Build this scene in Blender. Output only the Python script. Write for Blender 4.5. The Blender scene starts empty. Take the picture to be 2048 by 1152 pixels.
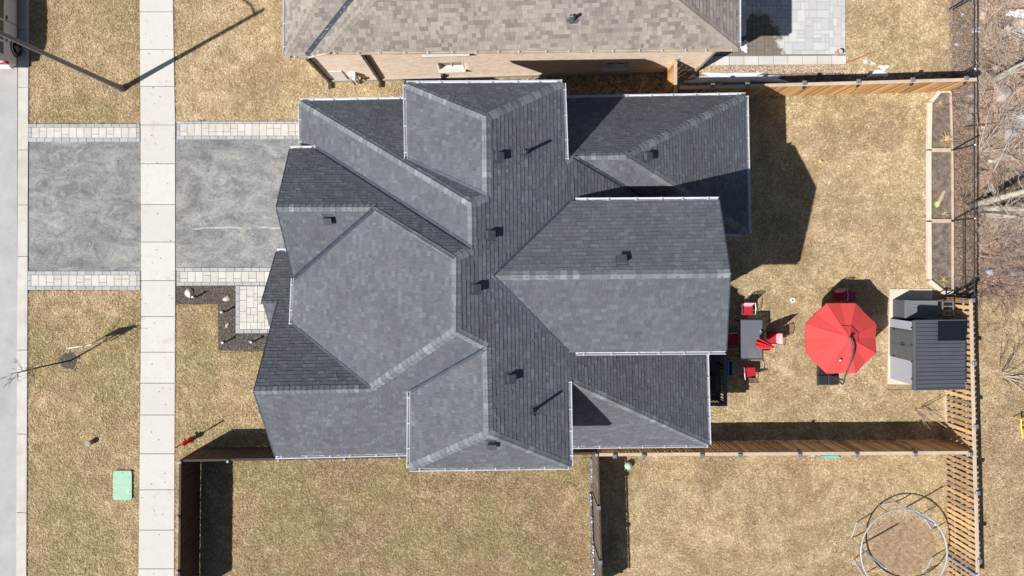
import bpy, bmesh, math, random
import numpy as np
from mathutils import Vector, Matrix
random.seed(7); RNG = np.random.default_rng(7)
SC = bpy.context.scene
COL = SC.collection
# ---------------------------------------------------------------- camera, world, sun, exposure
CAMH, PPM, NX, NY = 30.0, 45.5, 1005.0, 525.0        # drone height, survey pixels per metre on the ground, point under the drone
cam = bpy.data.objects.new('camera', bpy.data.cameras.new('camera')); COL.objects.link(cam)
cam.location = (0, 0, CAMH); cam.data.sensor_width = 36; cam.data.lens = 24.0
cam.data.shift_x = 19/2048; cam.data.shift_y = -51/2048; cam.data.clip_end = 3000
SC.camera = cam
SUN = Vector((.80, .45, -1.0))
w = bpy.data.worlds.new('World'); SC.world = w; w.use_nodes = True
nt = w.node_tree; sky = nt.nodes.new('ShaderNodeTexSky'); sky.sky_type = 'NISHITA'; sky.sun_disc = False
sky.sun_elevation = math.radians(47.4); sky.sun_rotation = math.radians(240.6)
nt.links.new(sky.outputs[0], nt.nodes['Background'].inputs[0]); nt.nodes['Background'].inputs[1].default_value = .05
sl = bpy.data.lights.new('sun', 'SUN'); sl.energy = 5.0; sl.angle = math.radians(.5); sl.color = (1, .965, .92)
so = bpy.data.objects.new('sun', sl); COL.objects.link(so); so.rotation_euler = SUN.to_track_quat('-Z', 'Y').to_euler(); so.location = (-20, -12, 28)
SC.view_settings.view_transform = 'Standard'; SC.view_settings.look = 'None'; SC.view_settings.gamma = 1
SC.view_settings.exposure = .42
SC.render.engine = 'CYCLES'

# ---------------------------------------------------------------- helpers
def g(px, py, h=0.0):                       # survey point: photo position and height -> metres
    k = (1-h/CAMH)/PPM
    return Vector(((px-NX)*k, (NY-py)*k, h))
def tag(o, label=None, cat=None, group=None, kind=None):
    if label: o['label'] = label
    if cat: o['category'] = cat
    if group: o['group'] = group
    if kind: o['kind'] = kind
    return o
def thing(name, label, cat, loc=(0,0,0), rz=0, group=None):
    o = bpy.data.objects.new(name, None); COL.objects.link(o); o.empty_display_size = .2
    o.location = loc; o.rotation_euler = (0,0,rz)
    return tag(o, label, cat, group)
class MB:
    def __init__(s): s.v=[]; s.f=[]; s.t=[]
    def face(s, pts, t=.5):
        n=len(s.v); s.v += [tuple(p) for p in pts]; s.f.append(tuple(range(n, n+len(pts)))); s.t.append(t)
    def add(s, vs, fs, t=.5):
        n=len(s.v); s.v += [tuple(p) for p in vs]
        for f in fs: s.f.append(tuple(i+n for i in f)); s.t.append(t)
    def box(s, c, d, rz=0, t=.5, M=None):
        x,y,z=[q/2 for q in d]; vs=[Vector((a*x,b*y,e*z)) for e in (-1,1) for b in (-1,1) for a in (-1,1)]
        R = M if M is not None else Matrix.Rotation(rz,3,'Z'); c=Vector(c)
        s.add([R@v+c for v in vs], [(0,2,3,1),(4,5,7,6),(0,1,5,4),(2,6,7,3),(0,4,6,2),(1,3,7,5)], t)
        return s
    def bevbox(s, c, d, b=.01, rz=0, t=.5):         # box with a chamfered top edge
        x,y,z=[q/2 for q in d]; R=Matrix.Rotation(rz,3,'Z'); c=Vector(c)
        L=[(x,y,-z),(x,y,z-b),(x-b,y-b,z)]; vs=[]
        for (a,bb,zz) in L: vs += [Vector((-a,-bb,zz)),Vector((a,-bb,zz)),Vector((a,bb,zz)),Vector((-a,bb,zz))]
        fs=[(3,2,1,0),(8,9,10,11)]
        for k in (0,4):
            for i in range(4): fs.append((k+i,k+(i+1)%4,k+4+(i+1)%4,k+4+i))
        s.add([R@v+c for v in vs], fs, t); return s
    def tube(s, pts, r, n=6, t=.5, cap=True):
        pts=[Vector(p) for p in pts]; rs = r if isinstance(r,(list,tuple)) else [r]*len(pts); vs=[]; 
        up=None
        for i,p in enumerate(pts):
            a=pts[max(0,i-1)]; b=pts[min(len(pts)-1,i+1)]; d=(b-a).normalized()
            if up is None: up = d.orthogonal().normalized()
            up=(up-d*up.dot(d)); up = up.normalized() if up.length>1e-6 else d.orthogonal().normalized()
            q=d.cross(up)
            for k in range(n):
                th=2*math.pi*k/n; vs.append(p+(up*math.cos(th)+q*math.sin(th))*rs[i])
        fs=[]
        for i in range(len(pts)-1):
            for k in range(n): fs.append((i*n+k,i*n+(k+1)%n,(i+1)*n+(k+1)%n,(i+1)*n+k))
        if cap: fs.append(tuple(range(n-1,-1,-1))); fs.append(tuple((len(pts)-1)*n+k for k in range(n)))
        s.add(vs,fs,t); return s
    def ring(s, c, R, r, n=48, m=6, t=.5):
        c=Vector(c); vs=[]; fs=[]
        for i in range(n):
            a=2*math.pi*i/n
            for k in range(m):
                b=2*math.pi*k/m; vs.append(c+Vector(((R+r*math.cos(b))*math.cos(a),(R+r*math.cos(b))*math.sin(a),r*math.sin(b))))
        for i in range(n):
            for k in range(m): fs.append((i*m+k,((i+1)%n)*m+k,((i+1)%n)*m+(k+1)%m,i*m+(k+1)%m))
        s.add(vs,fs,t); return s
    def lathe(s, c, prof, n=16, t=.5):
        c=Vector(c); vs=[]; fs=[]
        for r,z in prof:
            for k in range(n):
                a=2*math.pi*k/n; vs.append(c+Vector((r*math.cos(a),r*math.sin(a),z)))
        for i in range(len(prof)-1):
            for k in range(n): fs.append((i*n+k,i*n+(k+1)%n,(i+1)*n+(k+1)%n,(i+1)*n+k))
        fs.append(tuple((len(prof)-1)*n+k for k in range(n)))
        s.add(vs,fs,t); return s
    def mesh(s, name, mat, smooth=False):
        me=bpy.data.meshes.new(name); me.from_pydata(s.v,[],s.f); me.materials.append(mat)
        if len(set(s.t))>1:
            at=me.attributes.new('tone','FLOAT','FACE'); at.data.foreach_set('value',s.t)
        if smooth: me.polygons.foreach_set('use_smooth',[True]*len(me.polygons))
        me.update(); return me
def link(name, me, parent=None, loc=(0,0,0), rz=None, M=None):
    o=bpy.data.objects.new(name, me); COL.objects.link(o)
    if parent is not None: o.parent=parent
    if M is not None: o.matrix_local=M
    else:
        o.location=loc
        if rz is not None: o.rotation_euler=(0,0,rz)
    return o
def part(name, mb, mat, parent, smooth=False):      # mesh in the parent's own space
    return link(name, mb.mesh(name, mat, smooth), parent)
def wpart(name, mb, mat, parent, smooth=False):     # mesh built in world metres under an unrotated thing
    o=link(name, mb.mesh(name, mat, smooth), parent); o.location = -parent.location if parent.parent is None else (0,0,0); return o
def solo(name, mb, mat, label, cat, group=None, loc=None, smooth=False):
    o=link(name, mb.mesh(name, mat, smooth))
    if loc is not None: o.location=loc
    return tag(o,label,cat,group)
def struct(name, mb, mat, kind='structure'):
    o=link(name, mb.mesh(name,mat)); o['kind']=kind; return o
def sheet(px, z=0, t=.5, mb=None):                  # flat polygon from survey points
    mb=mb or MB(); mb.face([g(x,y)+Vector((0,0,z)) for x,y in px][::-1], t); return mb
def slab(px, z0, z1, mb=None, t=.5):
    mb=mb or MB(); b=[g(x,y) for x,y in px]; n=len(b)
    a=sum(b[i].x*b[(i+1)%n].y-b[(i+1)%n].x*b[i].y for i in range(n))
    if a<0: b=b[::-1]
    mb.add([(p.x,p.y,z0) for p in b]+[(p.x,p.y,z1) for p in b], [tuple(range(n,2*n)),tuple(range(n-1,-1,-1))]+[(i,(i+1)%n,n+(i+1)%n,n+i) for i in range(n)], t)
    return mb
def copy_tree(o, parent=None):
    c=o.copy(); COL.objects.link(c); c.parent=parent
    for ch in list(o.children): copy_tree(ch, c)
    return c

# ---------------------------------------------------------------- materials
class N:
    def __init__(s, name):
        s.m=bpy.data.materials.new(name); s.m.use_nodes=True; s.t=s.m.node_tree; s.b=s.t.nodes['Principled BSDF']
        s.pos=s.t.nodes.new('ShaderNodeNewGeometry').outputs['Position']
    def n(s, k, **kw):
        q=s.t.nodes.new(k)
        for a,b in kw.items(): setattr(q,a,b)
        return q
    def l(s,a,b): s.t.links.new(a,b)
    def math(s, op, a, b=None, c=None, clamp=False):
        q=s.n('ShaderNodeMath',operation=op,use_clamp=clamp)
        for i,v in enumerate((a,b,c)):
            if v is None: continue
            if isinstance(v,(int,float)): q.inputs[i].default_value=v
            else: s.l(v,q.inputs[i])
        return q.outputs[0]
    def noise(s, scale, detail=4, rough=.6, vec=None, dist=0, stretch=None):
        q=s.n('ShaderNodeTexNoise'); q.inputs['Scale'].default_value=scale; q.inputs['Detail'].default_value=detail
        q.inputs['Roughness'].default_value=rough; q.inputs['Distortion'].default_value=dist
        v=vec or s.pos
        if stretch:
            m=s.n('ShaderNodeMapping'); m.inputs['Scale'].default_value=stretch[:3]; m.inputs['Rotation'].default_value=(0,0,stretch[3] if len(stretch)>3 else 0); s.l(v,m.inputs[0]); v=m.outputs[0]
        s.l(v,q.inputs['Vector']); return q.outputs[0]
    def mix(s, f, a, b):
        q=s.n('ShaderNodeMix',data_type='RGBA'); 
        if isinstance(f,(int,float)): q.inputs[0].default_value=f
        else: s.l(f,q.inputs[0])
        for i,v in ((6,a),(7,b)):
            if isinstance(v,tuple): q.inputs[i].default_value=v+(1,)
            else: s.l(v,q.inputs[i])
        return q.outputs[2]
    def remap(s, v, a, b, c=0, d=1):
        q=s.n('ShaderNodeMapRange'); s.l(v,q.inputs[0])
        for i,x in enumerate((a,b,c,d)): q.inputs[i+1].default_value=x
        return q.outputs[0]
    def tone(s):
        a=s.n('ShaderNodeAttribute'); a.attribute_name='tone'; o=s.n('ShaderNodeObjectInfo')
        return s.math('FRACT', s.math('ADD', a.outputs['Fac'], o.outputs['Random']))
    def bump(s, h, dist, strength=1):
        q=s.n('ShaderNodeBump'); q.inputs['Distance'].default_value=dist; q.inputs['Strength'].default_value=strength; s.l(h,q.inputs['Height']); s.l(q.outputs[0],s.b.inputs['Normal'])
    def out(s, col, rough=.8, metal=0):
        if isinstance(col,tuple): s.b.inputs['Base Color'].default_value=col+(1,)
        else: s.l(col,s.b.inputs['Base Color'])
        s.b.inputs['Roughness'].default_value=rough; s.b.inputs['Metallic'].default_value=metal; return s.m
def mat(name, c1, c2=None, rough=.8, metal=0, var=.6, scale=3, fine=60, fvar=.3, tone=0, bump=0, stretch=None, spec=.3):
    n=N(name); n.b.inputs['Specular IOR Level'].default_value=spec
    c2=c2 or tuple(x*.78 for x in c1)
    a=n.noise(scale,4,.6,stretch=stretch); b=n.noise(fine,2,.6,stretch=stretch)
    f=n.math('MULTIPLY_ADD', n.math('SUBTRACT',a,.5), var*2, .5)
    f=n.math('MULTIPLY_ADD', n.math('SUBTRACT',b,.5), fvar*2, f)
    if tone: f=n.math('MULTIPLY_ADD', n.math('SUBTRACT',n.tone(),.5), tone, f)
    f=n.math('MAXIMUM',n.math('MINIMUM',f,1),0)
    if bump: n.bump(b,bump)
    return n.out(n.mix(f,c1,c2),rough,metal)
def shingle_mat(name, cs, rough=.9):
    n=N(name); n.b.inputs['Specular IOR Level'].default_value=.25
    r=n.n('ShaderNodeValToRGB'); e=r.color_ramp.elements
    for i,(p,c) in enumerate(cs):
        q=e[i] if i<2 else e.new(p)
        q.position=p; q.color=c+(1,)
    n.l(n.tone(), r.inputs[0])
    sp=n.remap(n.noise(55,2,.7),.3,.7,.78,1.22); big=n.remap(n.noise(.6,3,.6),.3,.7,.92,1.08)
    q=n.n('ShaderNodeVectorMath',operation='SCALE'); n.l(r.outputs[0],q.inputs[0]); n.l(n.math('MULTIPLY',sp,big),q.inputs['Scale'])
    n.bump(n.noise(120,2,.6),.004); return n.out(q.outputs[0],rough)
M_SH = shingle_mat('charcoal shingle', [(0,(.088,.096,.112)),(1,(.138,.152,.172)),(.2,(.100,.107,.124)),(.65,(.112,.118,.135)),(.85,(.119,.128,.145)),(.95,(.128,.140,.158))])
M_CAP = shingle_mat('charcoal cap shingle', [(0,(.13,.142,.155)),(1,(.24,.265,.285)),(.4,(.152,.166,.18)),(.85,(.185,.205,.222))])
M_TAN = shingle_mat('tan shingle', [(0,(.185,.157,.14)),(1,(.315,.288,.255)),(.15,(.21,.183,.163)),(.4,(.25,.223,.198)),(.7,(.28,.253,.223))])
M_TANCAP = shingle_mat('tan cap shingle', [(0,(.25,.218,.185)),(1,(.30,.268,.23))])
M_DECKING = mat('roof underlay', (.04,.04,.045), rough=.9)
M_GUT = mat('aluminium gutter', (.74,.75,.78),(.60,.62,.66), rough=.35, metal=.15, var=.8, scale=2, spec=.5)
M_GUTT = mat('tan gutter', (.60,.50,.38),(.34,.27,.20), rough=.5, var=1, scale=1.3)
M_HANG = mat('gutter hanger metal', (.55,.56,.58), rough=.5)
M_VAL = mat('valley flashing', (.075,.095,.125),(.045,.055,.075), rough=.45, metal=.3, var=1, scale=4)
M_VENT = mat('vent dark metal', (.10,.11,.13),(.055,.062,.075), rough=.5, metal=.2, var=.8, scale=9)
M_BLACK = mat('black paint', (.018,.018,.02),(.010,.010,.012), rough=.5)
M_IRON = mat('black powder coat', (.03,.03,.032), rough=.45)
M_SILVER = mat('silver post', (.50,.51,.53),(.36,.37,.39), rough=.4, metal=.5)
M_CONC = mat('pale concrete', (.56,.55,.525),(.47,.45,.415), rough=.9, var=1.1, scale=1.1, fine=35, fvar=.35, tone=.5, bump=.002)
def walk_mat():
    n=N('sidewalk concrete'); t=n.tone(); c=n.mix(t,(.50,.482,.452),(.545,.53,.50)); c=n.mix(n.math('MULTIPLY',n.remap(n.noise(2.2,6,.75),.45,.7),.5),c,(.47,.44,.40)); c=n.mix(n.math('MULTIPLY',n.remap(n.noise(.8,6,.75,dist=.5),.60,.68),.45),c,(.40,.32,.25))
    c=n.mix(n.math('MULTIPLY',n.remap(n.noise(30,3,.8),.55,.7),.25),c,(.35,.33,.30)); n.bump(n.noise(60,2),.002); return n.out(c,.9)
M_WALK=walk_mat()
M_KERB = mat('kerb concrete', (.53,.51,.48),(.42,.39,.35), rough=.9, var=1.1, scale=1.5, fine=40, fvar=.4, tone=.3)
M_ROAD = mat('worn asphalt', (.43,.42,.405),(.31,.305,.295), rough=.95, var=1.1, scale=.7, fine=50, fvar=.9, bump=.004)
M_CEDAR = mat('golden cedar', (.70,.42,.18),(.34,.18,.07), rough=.75, var=.5, scale=4, fine=25, fvar=.5, tone=1.1, stretch=(14,14,1))
M_BROWNB = mat('weathered brown fence board', (.85,.56,.32),(.42,.25,.13), rough=.8, var=.5, scale=4, fine=25, fvar=.4, tone=1.3, stretch=(14,14,1))
M_RAIL = mat('pale weathered timber', (.56,.45,.34),(.40,.31,.225), rough=.85, var=.8, scale=4, fine=40, fvar=.4, tone=.3)
M_PICK = mat('cedar picket', (.66,.42,.20),(.24,.165,.105), rough=.8, var=.6, scale=3, fine=30, fvar=.4, tone=1.1)
M_STAINED = mat('dark stained fence wood', (.075,.05,.038),(.045,.03,.024), rough=.75, var=.7, tone=.6)
M_CAPG = mat('grey post cap', (.24,.25,.28),(.17,.18,.20), rough=.4, metal=.3)
M_BRICKW = mat('tan clay brick', (.84,.70,.58),(.70,.55,.44), rough=.9, var=.6, scale=2, fine=40, fvar=.3, tone=1.0)
M_MORT = mat('mortar', (.66,.58,.50),(.55,.48,.42), rough=.95)
M_FOUND = mat('parged foundation', (.46,.41,.35),(.36,.31,.26), rough=.95, var=.9, scale=2)
M_WHITE = mat('white paint', (.74,.74,.72),(.66,.66,.64), rough=.5)
M_DKBRN = mat('brown aluminium downspout', (.085,.065,.055),(.05,.038,.032), rough=.45)
M_GLASS = mat('window glass', (.03,.04,.05),(.05,.06,.07), rough=.08, spec=.8)
M_PAVW = mat('cream paver', (.555,.54,.505),(.45,.425,.38), rough=.9, var=.9, scale=5, fine=50, fvar=.3, tone=.7, bump=.002)
M_PAVG = mat('grey soldier paver', (.42,.42,.425),(.31,.31,.315), rough=.9, var=.7, scale=5, tone=.7)
M_JOINT = mat('paver joint sand', (.22,.20,.175),(.15,.135,.12), rough=.95)
M_SNOW = mat('old snow', (.82,.83,.86),(.62,.64,.70), rough=.6, var=.9, scale=8, fine=50, fvar=.3, bump=.01)
M_PEB = mat('tan pebble', (.62,.49,.37),(.36,.25,.17), rough=.9, tone=1.2)
M_MULCH = mat('dark mulch chip', (.045,.038,.035),(.26,.22,.19), rough=.95, tone=1.8, var=.3)
M_MULCHG = mat('mulch soil', (.06,.05,.043),(.14,.12,.10), rough=.95, var=1.2, scale=20, fine=90, fvar=.8, bump=.02)
M_LEAF = mat('dry leaf', (.50,.345,.24),(.17,.105,.07), rough=.9, tone=1.6, var=.4, scale=1)
M_LITTER = mat('leaf litter soil', (.38,.28,.21),(.14,.095,.07), rough=.95, var=1.6, scale=2.5, fine=45, fvar=1.2, bump=.03)
M_SOIL = mat('garden bed soil', (.27,.225,.19),(.075,.06,.05), rough=.95, var=1.1, scale=4, fine=50, fvar=1.0, bump=.03)
M_ROCK = mat('pinkish field boulder', (.50,.40,.34),(.33,.27,.235), rough=.9, var=1.0, scale=4, fine=40, fvar=.5, bump=.01)
M_ROCKG = mat('grey boulder', (.42,.41,.42),(.27,.27,.29), rough=.9, var=1.0, scale=4, fine=40, fvar=.5, bump=.01)
M_BARK = mat('pale bark', (.60,.55,.48),(.34,.30,.26), rough=.9, var=1.0, scale=4, fine=30, fvar=.6, bump=.01)
M_TWIG = mat('grey twig', (.50,.44,.38),(.28,.24,.20), rough=.9, var=.8)
M_RTWIG = mat('reddish bramble twig', (.40,.285,.25),(.19,.125,.105), rough=.9, var=.8)
M_DTWIG = mat('dark twig', (.075,.06,.05),(.04,.032,.028), rough=.9)
M_RED = mat('sun faded red canvas', (.64,.07,.065),(.55,.058,.055), rough=.85, var=.5, scale=4, fine=80, fvar=.3)
M_CUSH = mat('red seat cushion', (.42,.02,.035),(.32,.014,.026), rough=.9, var=.7, scale=10)
M_PINK = mat('maroon side table', (.34,.03,.085),(.27,.022,.065), rough=.6)
M_GREENBX = mat('utility green', (.30,.48,.355),(.26,.43,.31), rough=.6, var=.8, scale=2)
M_CARW = mat('white car paint', (.56,.55,.60),(.52,.51,.56), rough=.3, spec=.6)
M_RUB = mat('tyre rubber', (.02,.02,.022), rough=.9)
M_ORANGE = mat('orange plastic', (.72,.16,.015), rough=.5)
M_HYD = mat('hydrant red', (.72,.04,.03),(.55,.03,.02), rough=.5)
M_SHEDR = mat('charcoal shed roof panel', (.085,.092,.110),(.066,.072,.088), rough=.55, var=.9, scale=1.5, tone=.35)
M_SHEDL = mat('light grey resin panel', (.36,.37,.42),(.32,.33,.375), rough=.6, tone=.2)
M_SHEDD = mat('mid grey resin door', (.105,.11,.12),(.08,.085,.092), rough=.6)
M_SHEET = mat('black solar sheet', (.012,.014,.022), rough=.3)
M_STEEL = mat('galvanised steel tube', (.55,.56,.59),(.40,.41,.43), rough=.35, metal=.25)
M_BLUE = mat('blue pole sleeve', (.20,.36,.72),(.15,.28,.60), rough=.5)
M_TEAL = mat('mint ball vinyl', (.36,.62,.46),(.30,.55,.42), rough=.45)
M_YEL = mat('yellow plastic', (.85,.62,.08), rough=.45)
M_LIME = mat('lime felt', (.52,.75,.10), rough=.9)
M_DECK = mat('charcoal deck board', (.10,.11,.125),(.065,.07,.08), rough=.7, tone=.6, var=.6)
M_TARP = mat('crumpled silver sheet', (.42,.43,.46),(.16,.165,.18), rough=.25, metal=.6, var=1.6, scale=5, fine=20, fvar=.7, bump=.02)
# patterned pillow
def pillow_mat():
    n=N('patterned pillow cloth'); v=n.n('ShaderNodeTexVoronoi'); v.inputs['Scale'].default_value=14; n.l(n.pos,v.inputs[0])
    f=n.math('GREATER_THAN',v.outputs['Distance'],.30); f2=n.math('LESS_THAN',v.outputs['Distance'],.12)
    c=n.mix(f,(.60,.57,.60),(.66,.34,.36)); c=n.mix(f2,c,(.22,.2,.24)); return n.out(c,.9)
M_PILLOW = pillow_mat()
# dormant lawn
def grass_mat(name, blade, bias=0, gr=.6, ridge=.4, k=1):
    n=N(name); big=n.noise(.28,3,.6); mid=n.noise(1.3,4,.65); cl=n.noise(7.5,3,.7); fn=n.noise(19,2,.7)
    sc=lambda c: tuple(x*k for x in c)
    straw=sc((.68,.495,.262)); pale=sc((.95,.775,.51)); brown=sc((.33,.215,.115)); dark=(.075,.05,.03); green=sc((.30,.285,.085))
    cl=n.noise(11,5,.85); fn=n.noise(24,3,.8); mid=n.noise(1.6,4,.7)
    v=n.math('ADD',n.math('MULTIPLY',cl,.72),n.math('MULTIPLY',mid,.28))
    col=n.mix(n.remap(v,.40+bias,.52+bias), brown, straw)
    col=n.mix(n.remap(n.math('ADD',n.math('MULTIPLY',fn,.6),n.math('MULTIPLY',mid,.4)),.49+bias,.62+bias), col, pale)
    col=n.mix(n.math('MULTIPLY',n.remap(n.noise(.42,5,.7,dist=.4),.47,.62),.62), col, sc((.40,.27,.145)))
    gm=n.math('MULTIPLY', n.remap(big,.45,.55), n.remap(n.noise(5,4,.75),.42,.58)); col=n.mix(n.math('MULTIPLY',gm,gr), col, green)
    rid=n.math('ABSOLUTE',n.math('SUBTRACT',n.noise(3.6,5,.8,dist=.8),.5)); rr=n.math('MULTIPLY',n.remap(rid,.0,.022,1,0),n.remap(n.noise(.35,2,.5),.42,.56))
    col=n.mix(n.math('MULTIPLY',rr,ridge), col, dark)  # dark crinkles painted into the colour as the small shadows between clods
    col=n.mix(n.math('MULTIPLY',n.remap(n.noise(17,4,.85),.47,.38),.8), col, dark)
    if blade:
        a_=n.n('ShaderNodeAttribute'); a_.attribute_name='tone'; t=a_.outputs['Fac']; col=n.mix(n.remap(t,.0,.34,.85,0), col, dark); col=n.mix(n.remap(t,.66,1,0,.68), col, sc((.97,.83,.60)))
    else: col=n.mix(.38,col,dark); n.bump(n.noise(24,4,.75),.05,1)
    return n.out(col,.95)
LM={}
for k_,kw in {'straw':dict(bias=-.025,gr=.35,ridge=.35),'verge':dict(bias=.01,gr=.75,ridge=.4,k=1.0),'brown':dict(bias=.035,gr=.7,ridge=1,k=.96),'pale':dict(bias=-.02,gr=.25,ridge=.85)}.items():
    LM[k_]=(grass_mat('dormant lawn thatch '+k_,False,**kw),grass_mat('dry grass blade '+k_,True,**kw))
M_LAWN=LM['straw'][0]
# dusty driveway asphalt
def drive_mat():
    n=N('dusty driveway asphalt'); a=n.noise(.75,8,.74,dist=1.0,stretch=(1,1.8,1,.55)); b=n.noise(5,6,.75,dist=.8); c=n.noise(45,3,.8); d=n.noise(17,4,.85)
    f=n.math('ADD',n.math('ADD',n.math('MULTIPLY',a,.45),n.math('MULTIPLY',b,.2)),n.math('MULTIPLY',d,.35))
    col=n.mix(n.remap(f,.425,.585), (.12,.124,.137), (.37,.362,.34)); col=n.mix(n.math('MULTIPLY',n.remap(n.noise(1.3,7,.75,dist=.7),.57,.70),.6),col,(.50,.47,.41))
    col=n.mix(n.math('MULTIPLY',n.remap(c,.42,.62),.45), col, (.10,.10,.107))
    def arc(px,py,r,lo,colr,k):
        nonlocal col
        q=n.n('ShaderNodeVectorMath',operation='DISTANCE'); n.l(n.pos,q.inputs[0]); p=g(px,py); q.inputs[1].default_value=(p.x,p.y,0)
        e=n.math('ABSOLUTE',n.math('SUBTRACT',n.math('ADD',q.outputs['Value'],n.math('MULTIPLY',n.noise(1.2,2,.5),.25)),r)); col=n.mix(n.math('MULTIPLY',n.math('MULTIPLY',n.remap(e,.02,.09,1,0),n.remap(n.noise(.9,3,.6),lo,lo+.1)),k),col,colr)
    arc(500,372,1.7,.50,(.085,.085,.09),.35); arc(170,410,1.9,.52,(.085,.085,.09),.4); arc(300,470,2.6,.5,(.09,.09,.095),.5)
    sp=n.n('ShaderNodeSeparateXYZ'); n.l(n.pos,sp.inputs[0]); p=g(440,456); e=n.math('ABSOLUTE',n.math('SUBTRACT',n.math('ADD',sp.outputs[1],n.math('MULTIPLY',n.noise(1.1,2,.5),.2)),p.y+.1))
    col=n.mix(n.math('MULTIPLY',n.math('MULTIPLY',n.remap(e,.015,.05,1,0),n.math('GREATER_THAN',sp.outputs[0],g(372,0).x)),n.math('MULTIPLY',n.remap(n.noise(1.4,3,.6),.42,.52),.6)),col,(.52,.50,.46))
    n.bump(c,.006); return n.out(col,.95)
M_DRIVE=drive_mat()
# patio with damp patches
def patio_mat():
    n=N('grey patio paver'); t=n.tone(); base=n.mix(t,(.42,.425,.43),(.55,.545,.53)); base=n.mix(n.math('MULTIPLY',n.noise(8,3),.3),base,(.38,.36,.33))
    d=n.n('ShaderNodeVectorMath',operation='DISTANCE'); n.l(n.pos,d.inputs[0]); p=g(1500,100); d.inputs[1].default_value=(p.x+.1,p.y+.2,0)
    f=n.math('ADD',d.outputs['Value'],n.math('MULTIPLY',n.noise(1.6,4,.7),-1.9)); wet=n.remap(f,.25,.45,1,0)
    return n.out(n.mix(wet,base,(.17,.145,.115)),.85)
M_PATIO=patio_mat()
# ================================================================ SETTING: ground, road, drive, pavements
ground=MB(); ground.face([(-400,-400,-.03),(400,-400,-.03),(400,400,-.03),(-400,400,-.03)])
struct('ground', ground, M_LAWN)
struct('road', slab([(-500,-2500),(36,-2500),(34,590),(32,3600),(-500,3600)],-.2,-.012), M_ROAD)
# kerb and its gutter pan, in cast lengths
kerb=thing('kerb','pale concrete kerb along the edge of the road','kerb',g(45,576)); kerb['kind']='structure'
ky=[-60,60,175,300,410,513,700,868,1025,1180]
for a,b in zip(ky[:-1],ky[1:]):
    xo=lambda y: 36-(y-300)*.004
    m=MB(); slab([(xo(a),a+.6),(xo(a)+15,a+.6),(xo(b)+15,b-.6),(xo(b),b-.6)],-.15,.006,m)
    wpart('kerb_length',m,M_KERB,kerb)
    m=MB(); slab([(xo(a)+15.2,a+.6),(xo(a)+21.5,a+.6),(xo(b)+21.5,b-.6),(xo(b)+15.2,b-.6)],-.15,.045,m); wpart('kerb_top',m,M_KERB,kerb)
# sidewalk slabs
sw=thing('sidewalk','long pale concrete sidewalk crossing the driveway','sidewalk',g(315,576)); sw['kind']='structure'
jy=[-50,24,99,173,250,327.5,409,484,561,633,704,766,829.5,907,979,1059.5,1137,1215]
def sx(y): return (280 + 3*math.sin(max(0,min(1,y/576))*math.pi/2) - max(0,(y-640))*.010, 346.5+4.5*min(1,max(0,y/250)) - max(0,(y-640))*.004)
for a,b in zip(jy[:-1],jy[1:]):
    (x0,x1),(x2,x3)=sx(a),sx(b); z=.03+random.uniform(-.003,.003)
    m=MB(); c=[g(x0,a+.55),g(x1,a+.55),g(x3,b-.55),g(x2,b-.55)]
    lo=[Vector((p.x,p.y,-.12)) for p in c]; ce=sum(c,Vector())/4
    mid=[Vector((p.x,p.y,z-.008)) for p in c]; hi=[Vector((p.x+(ce.x-p.x)*.012,p.y+(ce.y-p.y)*.012,z)) for p in c]
    m.add(lo+mid+hi,[(8,11,10,9)]+[(k+i,k+4+i,k+4+(i+1)%4,k+(i+1)%4) for k in (0,4) for i in range(4)])
    o=wpart('concrete_slab',m,M_WALK,sw)
struct('sidewalk_bed', sheet([(282,-60),(348,-60),(351,300),(350,1215),(279,1215),(283,600)],.001), M_JOINT)
struct('driveway_apron', slab([(58,283),(282,284),(283,546),(58,544)],-.1,.008), M_DRIVE)
struct('driveway', slab([(352,278),(640,277),(640,541),(352,541)],-.1,.008), M_DRIVE)
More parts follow.
